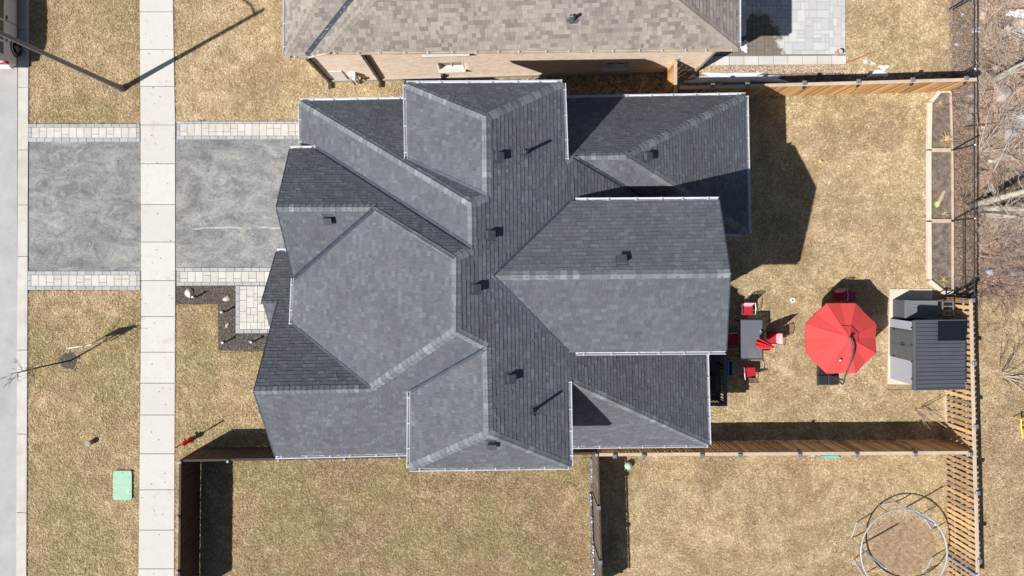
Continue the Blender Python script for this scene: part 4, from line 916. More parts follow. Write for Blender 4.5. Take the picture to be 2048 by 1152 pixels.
def shrub(label,px,py,n,L,r,mt,seed,depth=2,lean=(0,0),name='bare_shrub',sub=3,up=.7,rad=.15):
    random.seed(seed); b=g(px,py); t=thing(name,label,'shrub',b); m=MB()
    for i in range(n):
        a=random.uniform(0,6.28); branchy(m,b+Vector((math.cos(a),math.sin(a),0))*random.random()*rad,Vector((math.cos(a)*.9+lean[0],math.sin(a)*.9+lean[1],up*random.uniform(.5,1.5))),L*random.uniform(.6,1.1),r*1.15,depth,4,.02,.6,sub)
    wpart('stem',m,mt,t)
shrub('pale bare shrub on the far lawn right of the shed',2008,752,9,1.3,.016,M_TWIG,31,2,(.7,.1)); shrub('dark thin bare shrub behind the pale one on the far lawn',2004,740,4,1.3,.013,M_DTWIG,32,2,(.1,1.0))
shrub('thin pale bare shrub near the top edge beyond the rail',1968,95,7,1.4,.012,M_TWIG,33,2,(.5,.5)); shrub('bare forked shrub beside the chain link rail above the whitish stone',1962,300,7,1.6,.016,M_TWIG,34,2,(.6,.7)); shrub('low tangle of thin branches in the upper right woods',2015,60,9,1.3,.010,M_TWIG,35,2)
shrub('branch tangle above the blue grey boulder',2000,245,10,1.5,.012,M_TWIG,36,2,(.5,.3)); shrub('brown tangle at the foot of the fallen trunk',1975,120,12,.9,.009,M_RTWIG,37,2)
for i,(x,y,t_) in enumerate([(1965,490,'reddish bramble clump nearest the chain link rail'),(2000,520,'reddish bramble clump in the middle of the thicket'),(2035,500,'reddish bramble clump at the right edge of the thicket'),(1975,560,'reddish bramble clump above the picket fence end'),(2020,572,'reddish bramble clump at the border of the far lawn'),(2045,545,'low reddish bramble clump in the lower right of the thicket')]): shrub(t_,x,y,26,1.0,.008,M_RTWIG,50+i,2,(0,0),'bramble',3,.5,.5)
shrub('pale brushwood above the bramble thicket',1990,465,22,1.2,.008,M_TWIG,61,2,(.3,0),'brushwood',3,.4,.5); shrub('small dark bare bush by the lower rail post',1925,405,8,.45,.008,M_DTWIG,62,2); shrub('dark twiggy bush in shadow beside the picket fence end',1935,580,22,.55,.008,M_DTWIG,63,2,(0,0),'bare_shrub',3,.6,.35)
shrub('small leafless bush in the yard corner below the shed',1835,818,5,1.0,.010,M_TWIG,64,2,(.9,-.5),sub=2)
def log(label,a,b,r0,r1,mt,z=.1,name='log',cat='log'):
    A_,B_=g(*a),g(*b); m=MB(); n=8; pts=[A_+(B_-A_)*i/n+Vector((random.uniform(-1,1),random.uniform(-1,1),0))*r0*.4+Vector((0,0,z)) for i in range(n+1)]; m.tube(pts,[r0+(r1-r0)*i/n for i in range(n+1)],8); solo(name,m,mt,label,cat,smooth=True)
random.seed(3)
log('dark fallen trunk sloping down from the right edge below the cedar fence end',(1985,232),(2075,218),.10,.07,mat('weathered brown log',(.33,.24,.18),(.17,.12,.09),var=1,scale=8),.1)
log('slim pale branch lying near the right edge beside the boulder',(1978,345),(2070,160),.03,.02,M_TWIG,.25,'branch','branch'); log('thin straight pale branch on the bramble thicket',(1950,512),(2060,528),.02,.012,M_TWIG,.3,'branch','branch'); log('thin branch crossing the leaf litter above the rail fork',(1922,256),(1988,248),.018,.01,M_DTWIG,.2,'branch','branch')
log('dry pale branch lying over the shaded corner of the back yard',(1833,818),(1925,880),.018,.008,M_TWIG,.4,'branch','branch'); log('short dark stick leaning by the shed corner',(1836,815),(1885,788),.016,.012,M_DTWIG,.2,'stick','stick')
log('red metal stake lying on the grass below the patio corner',(1690,127),(1750,103),.016,.012,mat('rusty red metal',(.42,.08,.05)),.05,'stake','stake')
log('dark pole lying across the leaf litter at the top edge',(1897,19),(1938,-6),.035,.03,M_BLACK,.05,'pole','pole')

# tangled undergrowth of the wood
for i,(x,y,t_) in enumerate([(1975,40,'thin pale undergrowth near the top edge right of the rail'),(2040,110,'pale undergrowth at the right edge above the fallen trunk'),(2010,290,'pale undergrowth between the grey stone and the forked shrub'),(2045,330,'dense pale undergrowth at the right edge above the leaning trunks'),(1985,215,'sprawling twigs over the big pinkish boulder'),(2035,450,'dense pale undergrowth at the right edge below the leaning trunks')]): shrub(t_,x,y,14,1.7,.011,M_TWIG if i%3 else M_BARK,80+i,2,(random.uniform(-.3,.3),random.uniform(-.3,.3)),'undergrowth',4,.35,.6)
for i,(x,y,t_) in enumerate([(2000,15,'dark twiggy undergrowth at the top edge'),(2020,175,'dark twiggy undergrowth beside the fallen trunk'),(1990,345,'dark twiggy undergrowth above the pale trunks'),(2030,610,'reddish twigs spilling over the top of the far lawn')]): shrub(t_,x,y,12,1.4,.009,M_RTWIG if i==3 else M_DTWIG,95+i,2,(0,0),'undergrowth',3,.3,.6)
# ================================================================ STREET THINGS
random.seed(99)
b=g(245,178); lp=thing('street_lamp','tall dark lamp pole rising from the verge at upper left','street lamp',b)
m=MB(); m.lathe(b,[(.15,0),(.15,.25),(.115,.3),(.085,4),(.075,7.75),(.03,7.8)],12); wpart('pole',m,mat('weathered grey lamp pole',(.20,.19,.19),(.14,.135,.14),rough=.5,metal=.3,var=.7,scale=1),lp,True)
ad=Vector((-.89,.45,0)); m=MB().tube([b+Vector((0,0,7.3)),b+ad*.5+Vector((0,0,7.65)),b+ad*1.4+Vector((0,0,7.85)),b+ad*2.3+Vector((0,0,7.9))],[.05,.045,.04,.035],8); wpart('arm',m,M_SILVER,lp,True)
m=MB().bevbox(b+ad*2.6+Vector((0,0,7.88)),(.75,.32,.12),.05,math.atan2(ad.y,ad.x)); lh=wpart('lamp_head',m,M_SILVER,lp); m=MB().bevbox(b+ad*2.65+Vector((0,0,7.8)),(.45,.24,.05),.01,math.atan2(ad.y,ad.x)); wpart('lens',m,M_GLASS,lh)
# parked van seen from its right rear side
cx,ry=(46-NX)/PPM,(NY-139)/PPM; car=thing('parked_suv','white sport utility car parked on the road at the upper left corner','car',(cx-.93,ry+2.3,0))
def loft(secs,mt,name,par,smooth=True):
    m=MB(); k=len(secs[0]); vs=[v for s_ in secs for v in s_]; fs=[(i*k+j,i*k+(j+1)%k,(i+1)*k+(j+1)%k,(i+1)*k+j) for i in range(len(secs)-1) for j in range(k)]
    fs+= [tuple(range(k-1,-1,-1)),tuple((len(secs)-1)*k+j for j in range(k))]; m.add(vs,fs); o=wpart(name,m,mt,par,smooth); 
    md=o.modifiers.new('bevel','BEVEL'); md.width=.02; md.segments=2; md.limit_method='ANGLE'; return o
def ring_(y,hw,zb,zs,zt,tuck=0): 
    X=cx-.93; return [Vector((X+sx_*a,ry+y,z)) for sx_,a,z in ((1,hw-.05,zb),(1,hw,zb+.15),(1,hw,zs),(1,hw-.05,zt),(-1,hw-.05,zt),(-1,hw,zs),(-1,hw,zb+.15),(-1,hw-.05,zb))]
body=loft([ring_(0,.80,.45,.75,.95),ring_(.08,.90,.3,.85,1.08),ring_(.5,.93,.27,.88,1.1),ring_(3.4,.93,.27,.86,1.08),ring_(4.2,.90,.27,.76,.98),ring_(4.6,.78,.3,.6,.8)],M_CARW,'body',car)
X=cx-.93
def cab(y,hb,ht,zb,zt): return [Vector((X+s_*a,ry+y,z)) for s_,a,z in ((1,hb,zb),(1,ht,zt-.06),(1,ht-.08,zt),(-1,ht-.08,zt),(-1,ht,zt-.06),(-1,hb,zb))]
loft([cab(.06,.85,.66,1.05,1.35),cab(.25,.88,.70,1.05,1.62),cab(1.2,.88,.72,1.05,1.70),cab(2.4,.88,.72,1.05,1.68),cab(3.3,.86,.6,1.05,1.12)],M_CARW,'cabin',car)
for (y0,y1,t0,t1) in ((.32,.85,.5,.82),(.95,1.75,.95,1.75),(1.83,2.75,1.83,2.45)):
    m=MB(); f=lambda y,z,: Vector((X+.895-(z-1.05)/.6*.165,ry+y,z)); m.face([f(y0,1.10),f(y1,1.10),f(t1,1.58),f(t0,1.56)]); w_=wpart('window',m,M_GLASS,car)
for y0,y1 in ((.93,1.79),(1.81,2.8)):
    m=MB()
    for yy in (y0,y1): m.box((cx+.001,ry+yy,.68),(.006,.010,.72))
    m.box((cx+.003,ry+(y0+y1)/2,.42),(.008,y1-y0,.012)); d=wpart('door',m,M_BLACK,car); m=MB().bevbox((cx+.012,ry+y0+(.10 if y0<1 else .12),.98),(.03,.17,.045),.01); wpart('handle',m,M_BLACK,d)
for yy in (.82,3.75):
    for s_ in (1,-1):
        c=Vector((X+s_*.82,ry+yy,.34)); m=MB(); 
        pr=[(.12,-.11),(.30,-.11),(.345,-.07),(.345,.07),(.30,.11),(.12,.11)]; n=24; vs=[];
        for (r,z) in pr:
            for k in range(n): a=2*math.pi*k/n; vs.append(c+Vector((z,r*math.cos(a),r*math.sin(a))))
        m.add(vs,[(i*n+k,i*n+(k+1)%n,(i+1)*n+(k+1)%n,(i+1)*n+k) for i in range(5) for k in range(n)]); w_=wpart('wheel',m,M_RUB,car,True)
        m=MB(); m.box(c+Vector((s_*.07,0,0)),(.02,.42,.42)); 
        for k in range(5): a=k*1.257; m.box(c+Vector((s_*.10,math.cos(a)*.11,math.sin(a)*.11)),(.03,.05,.24),M=Matrix.Rotation(-a+math.pi/2,3,'X'))
        wpart('rim',m,M_CAPG,w_)
        m=MB(); vs=[]; n=14
        for k in range(n+1):
            a=math.pi*k/n; 
            for r in (.345,.44): vs.append((X+s_*.934,ry+yy+r*math.cos(a),.34+r*math.sin(a)))
        m.add(vs,[(2*k,2*k+1,2*k+3,2*k+2) for k in range(n)]); wpart('wheel_arch',m,M_DKBRN,car)
m=MB().bevbox((cx-.20,ry+.04,.90),(.36,.12,.16),.03); wpart('tail_light',m,mat('tail light red',(.35,.01,.03),rough=.25),car)
m=MB().bevbox((X,ry-.04,.55),(1.7,.16,.22),.05); wpart('bumper',m,M_WHITE,car)
m=MB().face([(X-.62,ry+.07,1.12),(X+.62,ry+.07,1.12),(X+.56,ry+.2,1.5),(X-.56,ry+.2,1.5)]); m=MB(); m.face([(X-.62,ry+.05,1.12),(X+.62,ry+.05,1.12),(X+.56,ry+.17,1.5),(X-.56,ry+.17,1.5)]); wpart('rear_window',m,M_GLASS,car)
m=MB().bevbox((cx+.06,ry+2.75,1.12),(.2,.12,.14),.03); wpart('side_mirror',m,M_CARW,car)
# utility box
def rrect(x0,y0,x1,y1,r,z): 
    o=[]; 
    for (cx_,cy_,a0) in ((x1-r,y0+r,0),(x0+r,y0+r,90),(x0+r,y1-r,180),(x1-r,y1-r,270)):
        for k in range(5): a=math.radians(a0+k*22.5); p=g(cx_+r*math.cos(a),cy_-r*math.sin(a),z); o.append(p)
    return o
ub=thing('utility_box','flat mint green utility box on the verge beside the sidewalk','utility box',g(245,970)); m=MB()
ls=[rrect(226.5,940.5,265,1000,5,z) for z in (0,.06)]+[rrect(228,942,263.5,998.5,5,.085)]; n=20; m.add([v for l_ in ls for v in l_],[(i*n+k,i*n+(k+1)%n,(i+1)*n+(k+1)%n,(i+1)*n+k) for i in range(2) for k in range(n)]+[tuple(2*n+k for k in range(n))]); wpart('lid',m,M_GREENBX,ub)
m=MB().box(g(246,970,.087),(.78,.012,.006)); wpart('seam',m,mat('pale green seam',(.36,.56,.42)),ub)
m=MB().box(g(256,983,.089),(.075,.15,.005)); wpart('sticker',m,M_WHITE,ub)
for x,y in ((245,945),(259.5,955),(231,956),(260,983),(231,985),(259,994)):
    m=MB().lathe(g(x,y,.085),[(.012,0),(.012,.012)],8); wpart('bolt',m,M_DTWIG,ub)
# small capped service post
b=g(184,884); sp_=thing('service_post','short orange post with a grey cap standing on the verge','post',b)
m=MB().lathe(b,[(.10,0),(.095,.16),(.11,.18),(.11,.26)],16); wpart('sleeve',m,mat('rusty orange pipe',(.50,.20,.07),(.30,.12,.05)),sp_,True); m=MB().lathe(b+Vector((0,0,.255)),[(.115,0),(.11,.03),(.06,.045)],16); wpart('cap',m,M_ROCKG,sp_)
# hydrant with marker rod
b=g(381,880); hy=thing('fire_hydrant','red fire hydrant near the sidewalk at the fence corner','hydrant',b)
m=MB().lathe(b,[(.14,0),(.14,.06),(.085,.08),(.085,.52),(.115,.53),(.115,.58),(.095,.62),(.06,.70),(.03,.72),(.03,.77)],16); wpart('barrel',m,M_HYD,hy,True)
for a in (0.5,2.07,3.64):
    q=Vector((math.cos(a),math.sin(a),0)); m=MB().tube([b+q*.08+Vector((0,0,.42)),b+q*.19+Vector((0,0,.42))],.055,10); wpart('nozzle_cap',m,M_HYD,hy)
b=g(386,876); mk=thing('marker_rod','orange marker rod sticking up beside the red hydrant','marker',b); m=MB().tube([b,b+Vector((.02,.01,.9)),b+Vector((0,.02,1.7))],.028,8); wpart('rod',m,M_ORANGE,mk); m=MB().tube([b+Vector((.01,.01,.95)),b+Vector((.015,.012,1.3))],.034,8); wpart('reflective_band',m,mat('amber band',(.95,.5,.05)),mk)
# yard sign
A_,B_=g(181,688),g(224,681); d=(B_-A_); rz=math.atan2(d.y,d.x); ys=thing('yard_sign','thin white sign on two legs beside the young tree','sign',(A_+B_)/2)
m=MB().box((A_+B_)/2+Vector((0,0,1.1)),(d.length,.015,.8),rz); wpart('panel',m,M_WHITE,ys)
m=MB().box((A_+B_)/2+Vector((0,0,1.51)),(d.length+.03,.035,.03),rz); wpart('frame_rail',m,M_WHITE,ys)
for t_ in (.06,.94): m=MB().box(A_+d*t_+Vector((0,0,.75)),(.03,.03,1.5),rz); wpart('leg',m,M_WHITE,ys)
# bollard style path lights in the mulch bed
for x,y,t_ in ((395,593,'beside the cream boulder'),(452,623,'in the bed between the two pale stones'),(454,683,'at the lower inner corner of the bed'),(510,682,'under the eave at the end of the bed')):
    b=g(x,y); pl=thing('garden_light','slim garden light '+t_,'garden light',b,0,'garden lights in the mulch bed'); m=MB().box(b+Vector((0,0,.22)),(.05,.05,.44)); wpart('post',m,M_IRON,pl); m=MB().bevbox(b+Vector((0,0,.46)),(.10,.10,.06),.02); wpart('lamp_cap',m,M_SILVER,pl)
    m=MB().box(b+Vector((-.18,-.02,.12)),(.09,.08,.02)); m.box(b+Vector((-.18,-.02,.06)),(.02,.02,.12)); m.box(b+Vector((-.09,-.01,.05)),(.18,.015,.015)); wpart('solar_cell',m,M_CAPG,pl)
# ================================================================ BACK YARD
def chair(label,px,py,rz,pillow=False,arms=True,group='metal garden chairs with red cushions'):
    c=thing('garden_chair',label,'chair',g(px,py),rz,group)         # local: seat faces -y, back at +y
    m=MB()
    for sx_ in (-1,1):
        m.tube([(sx_*.25,-.24,0),(sx_*.25,-.24,.42)],.014); m.tube([(sx_*.25,.26,0),(sx_*.25,.22,.42),(sx_*.23,.34,.95)],.014)
        m.tube([(sx_*.25,-.22,.42),(sx_*.25,.22,.42)],.013)
    m.tube([(-.25,-.24,.42),(.25,-.24,.42)],.013); m.tube([(-.25,.22,.42),(.25,.22,.42)],.013); part('frame',m,M_IRON,c)
    if arms:
        for sx_ in (-1,1): m=MB().tube([(sx_*.27,-.24,.42),(sx_*.29,-.22,.62),(sx_*.30,0,.66),(sx_*.27,.27,.68)],.017); part('armrest',m,M_SILVER if sx_>0 else M_IRON,c)
    m=MB(); top_=[(.23*math.cos(a),.34+.0,.88+.13*math.sin(a)) for a in np.linspace(0,math.pi,9)]; m.tube(top_,.014)
    for k in range(7):
        x=-.20+k*.066; m.tube([(x,.24,.45),(x*.95,.34,.88+.12*math.sqrt(max(0,1-(x/.23)**2)))],.011,4)
    m.tube([(-.24,.29,.66),(.24,.29,.66)],.012,4); part('backrest',m,M_IRON,c)
    m=MB().bevbox((0,-.01,.47),(.49,.47,.09),.03); part('cushion',m,M_CUSH,c)
    if pillow:
        m=MB(); vs=[]; n=9
        for s_ in (1,-1):
            for i in range(n):
                for j in range(n):
                    u,v=(i/(n-1)*2-1),(j/(n-1)*2-1); th=.07*(1-u**4)*(1-v**4); vs.append(Vector((u*.23,.22+v*.07+s_*-.0,.62+v*.17))+Vector((0,-.93,.37))*th*s_)
        fs=[]; 
        for s_ in (0,1):
            for i in range(n-1):
                for j in range(n-1): q=s_*n*n+i*n+j; fs.append((q,q+1,q+n+1,q+n) if s_ else (q,q+n,q+n+1,q+1))
        m.add(vs,fs); part('pillow',m,M_PILLOW,c,True)
    return c
R90=math.pi/2
chair('garden chair with patterned pillow at the upper end of the glass table',1487,617,0,True)
chair('garden chair with plain red cushion at the lower end of the glass table',1492,742,math.pi)
chair('garden chair half hidden by the roof on the left of the glass table',1457,677,R90)
chair('garden chair with patterned pillow on the right of the glass table',1537,674,-R90,True)
chair('garden chair with patterned pillow above the open red umbrella',1667,590,0.05,True)
# table
tb=thing('patio_table','rectangular glass patio table with dark frame beside the house','table',g(1491,675)); c=tb.location
m=MB(); 
for s_ in (-1,1): m.box(c+Vector((s_*.49,0,.70)),(.05,1.74,.035)); m.box(c+Vector((0,s_*.845,.70)),(.94,.05,.035))
wpart('frame',m,M_IRON,tb)
def glass_mat():
    n=N('smoked table glass'); n.b.inputs['Alpha'].default_value=.72; return n.out((.16,.175,.21),.12)
m=MB().box(c+Vector((0,0,.705)),(.93,1.64,.012)); wpart('glass_top',m,glass_mat(),tb)
for sx_ in (-1,1):
    for sy_ in (-1,1): m=MB().tube([c+Vector((sx_*.46,sy_*.80,0)),c+Vector((sx_*.40,sy_*.70,.68))],.022); wpart('leg',m,M_IRON,tb)
m=MB()
for sx_ in (-1,1):
    m.tube([c+Vector((-sx_*.40,-.70,.66)),c+Vector((sx_*.40,.70,.66))],.010,4)
wpart('brace',m,M_IRON,tb)
# closed umbrella
b=g(1500,680); cu=thing('closed_umbrella','closed red umbrella standing through the glass table','umbrella',b)
m=MB().tube([b,b+Vector((0,0,2.55))],.02,8); wpart('pole',m,M_IRON,cu); m=MB().lathe(b,[(.26,0),(.25,.07),(.06,.12),(.04,.3)],20); wpart('base',m,M_IRON,cu)
m=MB(); n=16; prf=[(.20,1.12),(.19,1.35),(.16,1.7),(.11,2.1),(.05,2.45),(.01,2.56)]; vs=[]
for r,z in prf:
    for k in range(n): a=2*math.pi*k/n; rr=r*(1.18 if k%2 else .68); vs.append(b+Vector((rr*math.cos(a),rr*math.sin(a),z+(.05 if k%2 else -.06)*(z<1.3))))
m.add(vs,[(i*n+k,i*n+(k+1)%n,(i+1)*n+(k+1)%n,(i+1)*n+k) for i in range(5) for k in range(n)]); wpart('canopy',m,mat('red canopy cloth',(.78,.045,.06),(.66,.03,.04),rough=.8),cu)
m=MB().lathe(b+Vector((0,0,2.54)),[(.02,0),(.03,.04),(.01,.08)],8); wpart('finial',m,M_IRON,cu)
m=MB(); bt=thing('bottle','dark bottle with a white label standing on the glass table','bottle',g(1509,658)+Vector((0,0,.71))); m.lathe(bt.location,[(.045,0),(.045,.16),(.015,.22),(.015,.28)],10); wpart('glass_body',m,M_IRON,bt,True); m=MB().lathe(bt.location+Vector((0,0,.04)),[(.047,0),(.047,.08)],10); wpart('paper_label',m,M_WHITE,bt)
# blue bin, side table
bn=thing('blue_bin','narrow blue storage bin by the deck railing','bin',g(1455,734)); c=bn.location; m=MB()
for (dx,dy,sx_,sy_) in ((-.09,0,.02,.64),(.09,0,.02,.64),(0,-.32,.2,.02),(0,.32,.2,.02)): m.box(c+Vector((dx,dy,.2)),(sx_,sy_,.4))
m.box(c+Vector((0,0,.02)),(.18,.62,.02)); wpart('tub',m,mat('blue plastic',(.12,.30,.50),(.09,.24,.42)),bn); m=MB()
for (dx,dy,sx_,sy_) in ((-.10,0,.03,.68),(.10,0,.03,.68),(0,-.335,.2,.03),(0,.335,.2,.03)): m.box(c+Vector((dx,dy,.405)),(sx_,sy_,.02))
wpart('rim',m,mat('pale blue plastic',(.25,.45,.62)),bn)
st=thing('side_table','small maroon slatted side table next to the umbrella','table',g(1690,592)); c=st.location
for k in range(8): m=MB().box(c+Vector((0,-.20+k*.057,.46)),(.44,.048,.02)); wpart('slat',m,M_PINK,st)
for sx_ in (-1,1):
    for sy_ in (-1,1): m=MB().box(c+Vector((sx_*.19,sy_*.18,.225)),(.035,.035,.45)); wpart('leg',m,M_PINK,st)
# cantilever umbrella
hub=Vector((13.86,-3.0,2.62)); um=thing('cantilever_umbrella','large open sun faded red cantilever umbrella over the back lawn','umbrella',(14.27,-4.92,0))
rim_r,rim_z=1.55,2.12; tilt=Matrix.Rotation(math.radians(-3),3,'X'); ctr=Vector((13.84,-3.10,0))
def cpt(a,f,sag=1):
    z=hub.z-(hub.z-rim_z)*(f**1.15); ve=(a-math.pi/8)/(math.pi/4); k=abs(ve-round(ve))*2; pr=math.cos(math.pi/8)/math.cos(((a-math.pi/8)%(math.pi/4))-math.pi/8)
    r=rim_r*f*pr; return Vector((hub.x+(ctr.x-hub.x)*f,hub.y+(ctr.y-hub.y)*f,0))+Vector((r*math.cos(a),r*math.sin(a),z-.07*k*f*sag))
m=MB(); na=64; fr=[.10,.3,.5,.75,.97,1]; vs=[]
for f in fr:
    for k in range(na): vs.append(cpt(math.pi/8+2*math.pi*k/na,f))
m.add(vs,[(i*na+k,i*na+(k+1)%na,(i+1)*na+(k+1)%na,(i+1)*na+k) for i in range(len(fr)-1) for k in range(na)])
vs=[cpt(math.pi/8+2*math.pi*k/na,1) for k in range(na)]; m.add(vs+[v-Vector((0,0,.07)) for v in vs],[(k,(k+1)%na,na+(k+1)%na,na+k) for k in range(na)]); wpart('canopy',m,M_RED,um)
m=MB(); vs=[]
for f,dz in ((.02,.10),(.18,.07),(.34,.03)):
    for k in range(na): vs.append(cpt(math.pi/8+2*math.pi*k/na,f,.6)+Vector((0,0,dz)))
m.add(vs,[(i*na+k,i*na+(k+1)%na,(i+1)*na+(k+1)%na,(i+1)*na+k) for i in range(2) for k in range(na)]+[tuple(range(na))]); wpart('vent_cap',m,M_RED,um)
for k in range(8):
    a=math.pi/8+k*math.pi/4; m=MB().tube([cpt(a,f)+Vector((0,0,.004)) for f in (.08,.3,.5,.75,.99)],.007,4); wpart('seam',m,mat('red seam',(.50,.05,.045)) if k==0 else bpy.data.materials['red seam'],um)
    m=MB().tube([cpt(a,f)-Vector((0,0,.03)) for f in (.06,.5,.99)],.011,4); wpart('rib',m,M_IRON,um)
pb=g(1662,752)
m=MB().tube([pb,pb+Vector((0,0,1.0))],.04,8); wpart('post',m,M_DKBRN,um)
ap=[g(1666,752,.12),g(1677,761,.7),g(1686,768,1.25),g(1691,750,1.95),g(1702,722,2.55),g(1706,698,2.85),g(1699,673,2.9)]
def smooth_path(P,k=5):
    o=[]; Q=[P[0]]+P+[P[-1]]
    for i in range(1,len(Q)-2):
        for j in range(k):
            t=j/k; a,b,c,d=Q[i-1],Q[i],Q[i+1],Q[i+2]; o.append(.5*((2*b)+(c-a)*t+(2*a-5*b+4*c-d)*t*t+(3*b-a-3*c+d)*t**3))
    return o+[P[-1]]
m=MB().tube(smooth_path(ap),.034,8); wpart('arm',m,mat('bronze umbrella arm',(.16,.13,.12),(.10,.08,.075),rough=.4,metal=.4),um,True)
m=MB().tube([hub+Vector((0,0,.3)),hub+Vector((0,0,-.1))],.035,8); wpart('hub',m,M_DKBRN,um)
m=MB().tube([pb+Vector((-.1,-.02,1.15)),pb+Vector((.12,-.1,1.15))],.03,8); wpart('crank',m,M_SILVER,um)
m=MB()
c=g(1654,749)
for sx_ in (-1,1):
    for sy_ in (-1,1): m=MB().bevbox(c+Vector((sx_*.235,sy_*.225,.06)),(.455,.435,.11),.03); wpart('base_weight',m,M_IRON,um)
m=MB().lathe(Vector((13.65,-3.95,2.42)),[(.055,0),(.05,.03),(.02,.045)],10); solo('light_puck',m,M_SILVER,'small round silver light clipped on the red umbrella','lamp')
# deck
dk=thing('deck','small charcoal deck with railing at the back of the house','deck',g(1430,750)); dx0,dx1,dy0,dy1=7.7,9.28,-5.92,-2.7; 
x=dx0
while x<dx1-.02: m=MB().box((x+.068,(dy0+dy1)/2,.74),(.132,dy1-dy0,.03)); wpart('deck_board',m,M_DECK,dk); x+=.138
for x,y in ((dx1-.05,dy0+.05),(dx1-.05,(dy0+dy1)/2),(dx1-.05,dy1-.05),(dx0+.05,dy0+.05)): m=MB().box((x,y,.85),(.10,.10,1.7)); wpart('post',m,M_DECK,dk)
m=MB().box((dx1-.05,(dy0+dy1)/2,1.72),(.15,dy1-dy0+.05,.04)); wpart('hand_rail',m,mat('blue grey railing',(.09,.105,.13)),dk); m=MB().box(((dx0+dx1)/2,dy0+.05,1.722),(dx1-dx0,.15,.04)); wpart('hand_rail',m,bpy.data.materials['blue grey railing'],dk)
y=dy0+.18
while y<dy1-.1: m=MB().box((dx1-.05,y,1.22),(.035,.035,.96)); wpart('baluster',m,M_DECK,dk); y+=.125
x=dx0+.18
while x<dx1-.12: m=MB().box((x,dy0+.05,1.22),(.035,.035,.96)); wpart('baluster',m,M_DECK,dk); x+=.125
m=MB().box(((dx0+dx1)/2,(dy0+dy1)/2,.62),(dx1-dx0,dy1-dy0,.18)); wpart('joist_frame',m,M_DECK,dk)
bq=thing('covered_barbecue','dark covered barbecue standing on the deck','barbecue',(8.75,-5.1,.755)); vs=[]; m=MB(); 
for z,s_ in ((0,1),(.75,.95),(1.0,.75),(1.08,.5)):
    for k in range(12): a=2*math.pi*k/12; vs.append(Vector((8.7+.33*s_*math.copysign(abs(math.cos(a))**.6,math.cos(a)),-5.1+.5*s_*math.copysign(abs(math.sin(a))**.6,math.sin(a)),.755+z*.9)))
m.add(vs,[(i*12+k,i*12+(k+1)%12,(i+1)*12+(k+1)%12,(i+1)*12+k) for i in range(3) for k in range(12)]+[tuple(36+k for k in range(12))]); wpart('cover',m,M_BLACK,bq,True)
# shed
slab_=MB(); slab([(1779,578),(1863,578),(1863,648),(1900,648),(1900,770),(1774,768)],-.1,.05,slab_); solo('concrete_pad',slab_,mat('pad concrete',(.62,.56,.46),(.54,.48,.39),var=.8),'cream concrete pad under the shed and deck box','slab')
sh=thing('garden_shed','charcoal resin shed with ribbed metal lean-to roof against the picket fence','shed',g(1855,700)); sx0,sx1=17.02,18.75; sy1=(NY-633)*1/PPM; sy0=-5.08; sy1=-2.46; zw,ze=2.12,1.92
def qd(m,x,y0,y1,z0,z1,t=.03): m.box((x-t/2,(y0+y1)/2,(z0+z1)/2),(t,y1-y0,z1-z0))
m=MB().box(((sx0+sx1)/2,(sy0+sy1)/2,.98),(sx1-sx0-.02,sy1-sy0-.02,1.86)); wpart('wall',m,M_SHEDD,sh)
m=MB(); qd(m,sx0+.01,sy1-.36,sy1,.06,1.98); wpart('wall_panel',m,M_SHEDL,sh); m=MB(); qd(m,sx0+.01,sy0,sy0+.98,.06,1.98); wpart('wall_panel',m,M_SHEDL,sh)
m=MB()
for y in (sy0+.33,sy0+.66,sy1-.18): m.box((sx0-.008,y,1.02),(.012,.018,1.9))
wpart('panel_seam',m,M_SHEDD,sh)
dy=[sy0+1.0,(sy0+1.0+sy1-.38)/2,sy1-.38]
for a,b_ in ((dy[0],dy[1]-.006),(dy[1]+.006,dy[2])):
    m=MB(); qd(m,sx0-.01,a,b_,.07,1.98); 
    for k in range(4): qd(m,sx0-.04,a+.05,b_-.05,.16+k*.44,.54+k*.44,.012)
    dr=wpart('door',m,M_SHEDD,sh); y=dy[1]+(.05 if a>dy[0] else -.05); m=MB().tube([(sx0-.06,y,.95),(sx0-.10,y,1.0),(sx0-.10,y,1.15),(sx0-.06,y,1.2)],.012,6); wpart('handle',m,M_BLACK,dr)
    for z in (.4,1.85):
        yy=a+.05 if a<=dy[0] else b_-.05; m=MB().box((sx0-.05,yy,z),(.02,.07,.09)); wpart('hinge',m,M_BLACK,dr)
rx0,rx1=16.80,19.02; ry0,ry1=-5.18,-2.38; zr=lambda x: zw+(ze-zw)*(x-rx0)/(rx1-rx0)
npan=17; w_=(ry1-ry0)/npan
for k in range(npan):
    y=ry0+k*w_; m=MB(); z0,z1=zr(rx0),zr(rx1); vs=[]; pr=((0,.0),(.12,.028),(.26,.028),(.38,0),(1,0))
    for x,z in ((rx0,z0),(rx1,z1)):
        for (f,h) in pr: vs.append((x,y+w_*f,z+h+.03))
    n=len(pr); m.add(vs,[(j,j+1,n+j+1,n+j) for j in range(n-1)]); m.face([(rx0,y,z0+.01),(rx0,y+w_,z0+.01),(rx0,y+w_,z0+.03),(rx0,y,z0+.03)]); m.face([(rx0,y,z0+.01),(rx1,y,z1+.01),(rx1,y+w_,z1+.01),(rx0,y+w_,z0+.01)]); wpart('roof_rib',m,M_SHEDR,sh)
m=MB(); ang=math.atan2(ze-zw,rx1-rx0)
m.box((rx0-.01,(ry0+ry1)/2,zr(rx0)+.025),(.12,ry1-ry0+.03,.10)); wpart('eave_trim',m,M_SHEDD,sh)
for y in (ry0-.01,ry1+.01): m=MB().box(((rx0+rx1)/2,y,(zw+ze)/2+.025),(rx1-rx0,.05,.09),M=Matrix.Rotation(-ang,3,'Y')); wpart('gable_trim',m,M_SHEDR,sh)
m=MB()
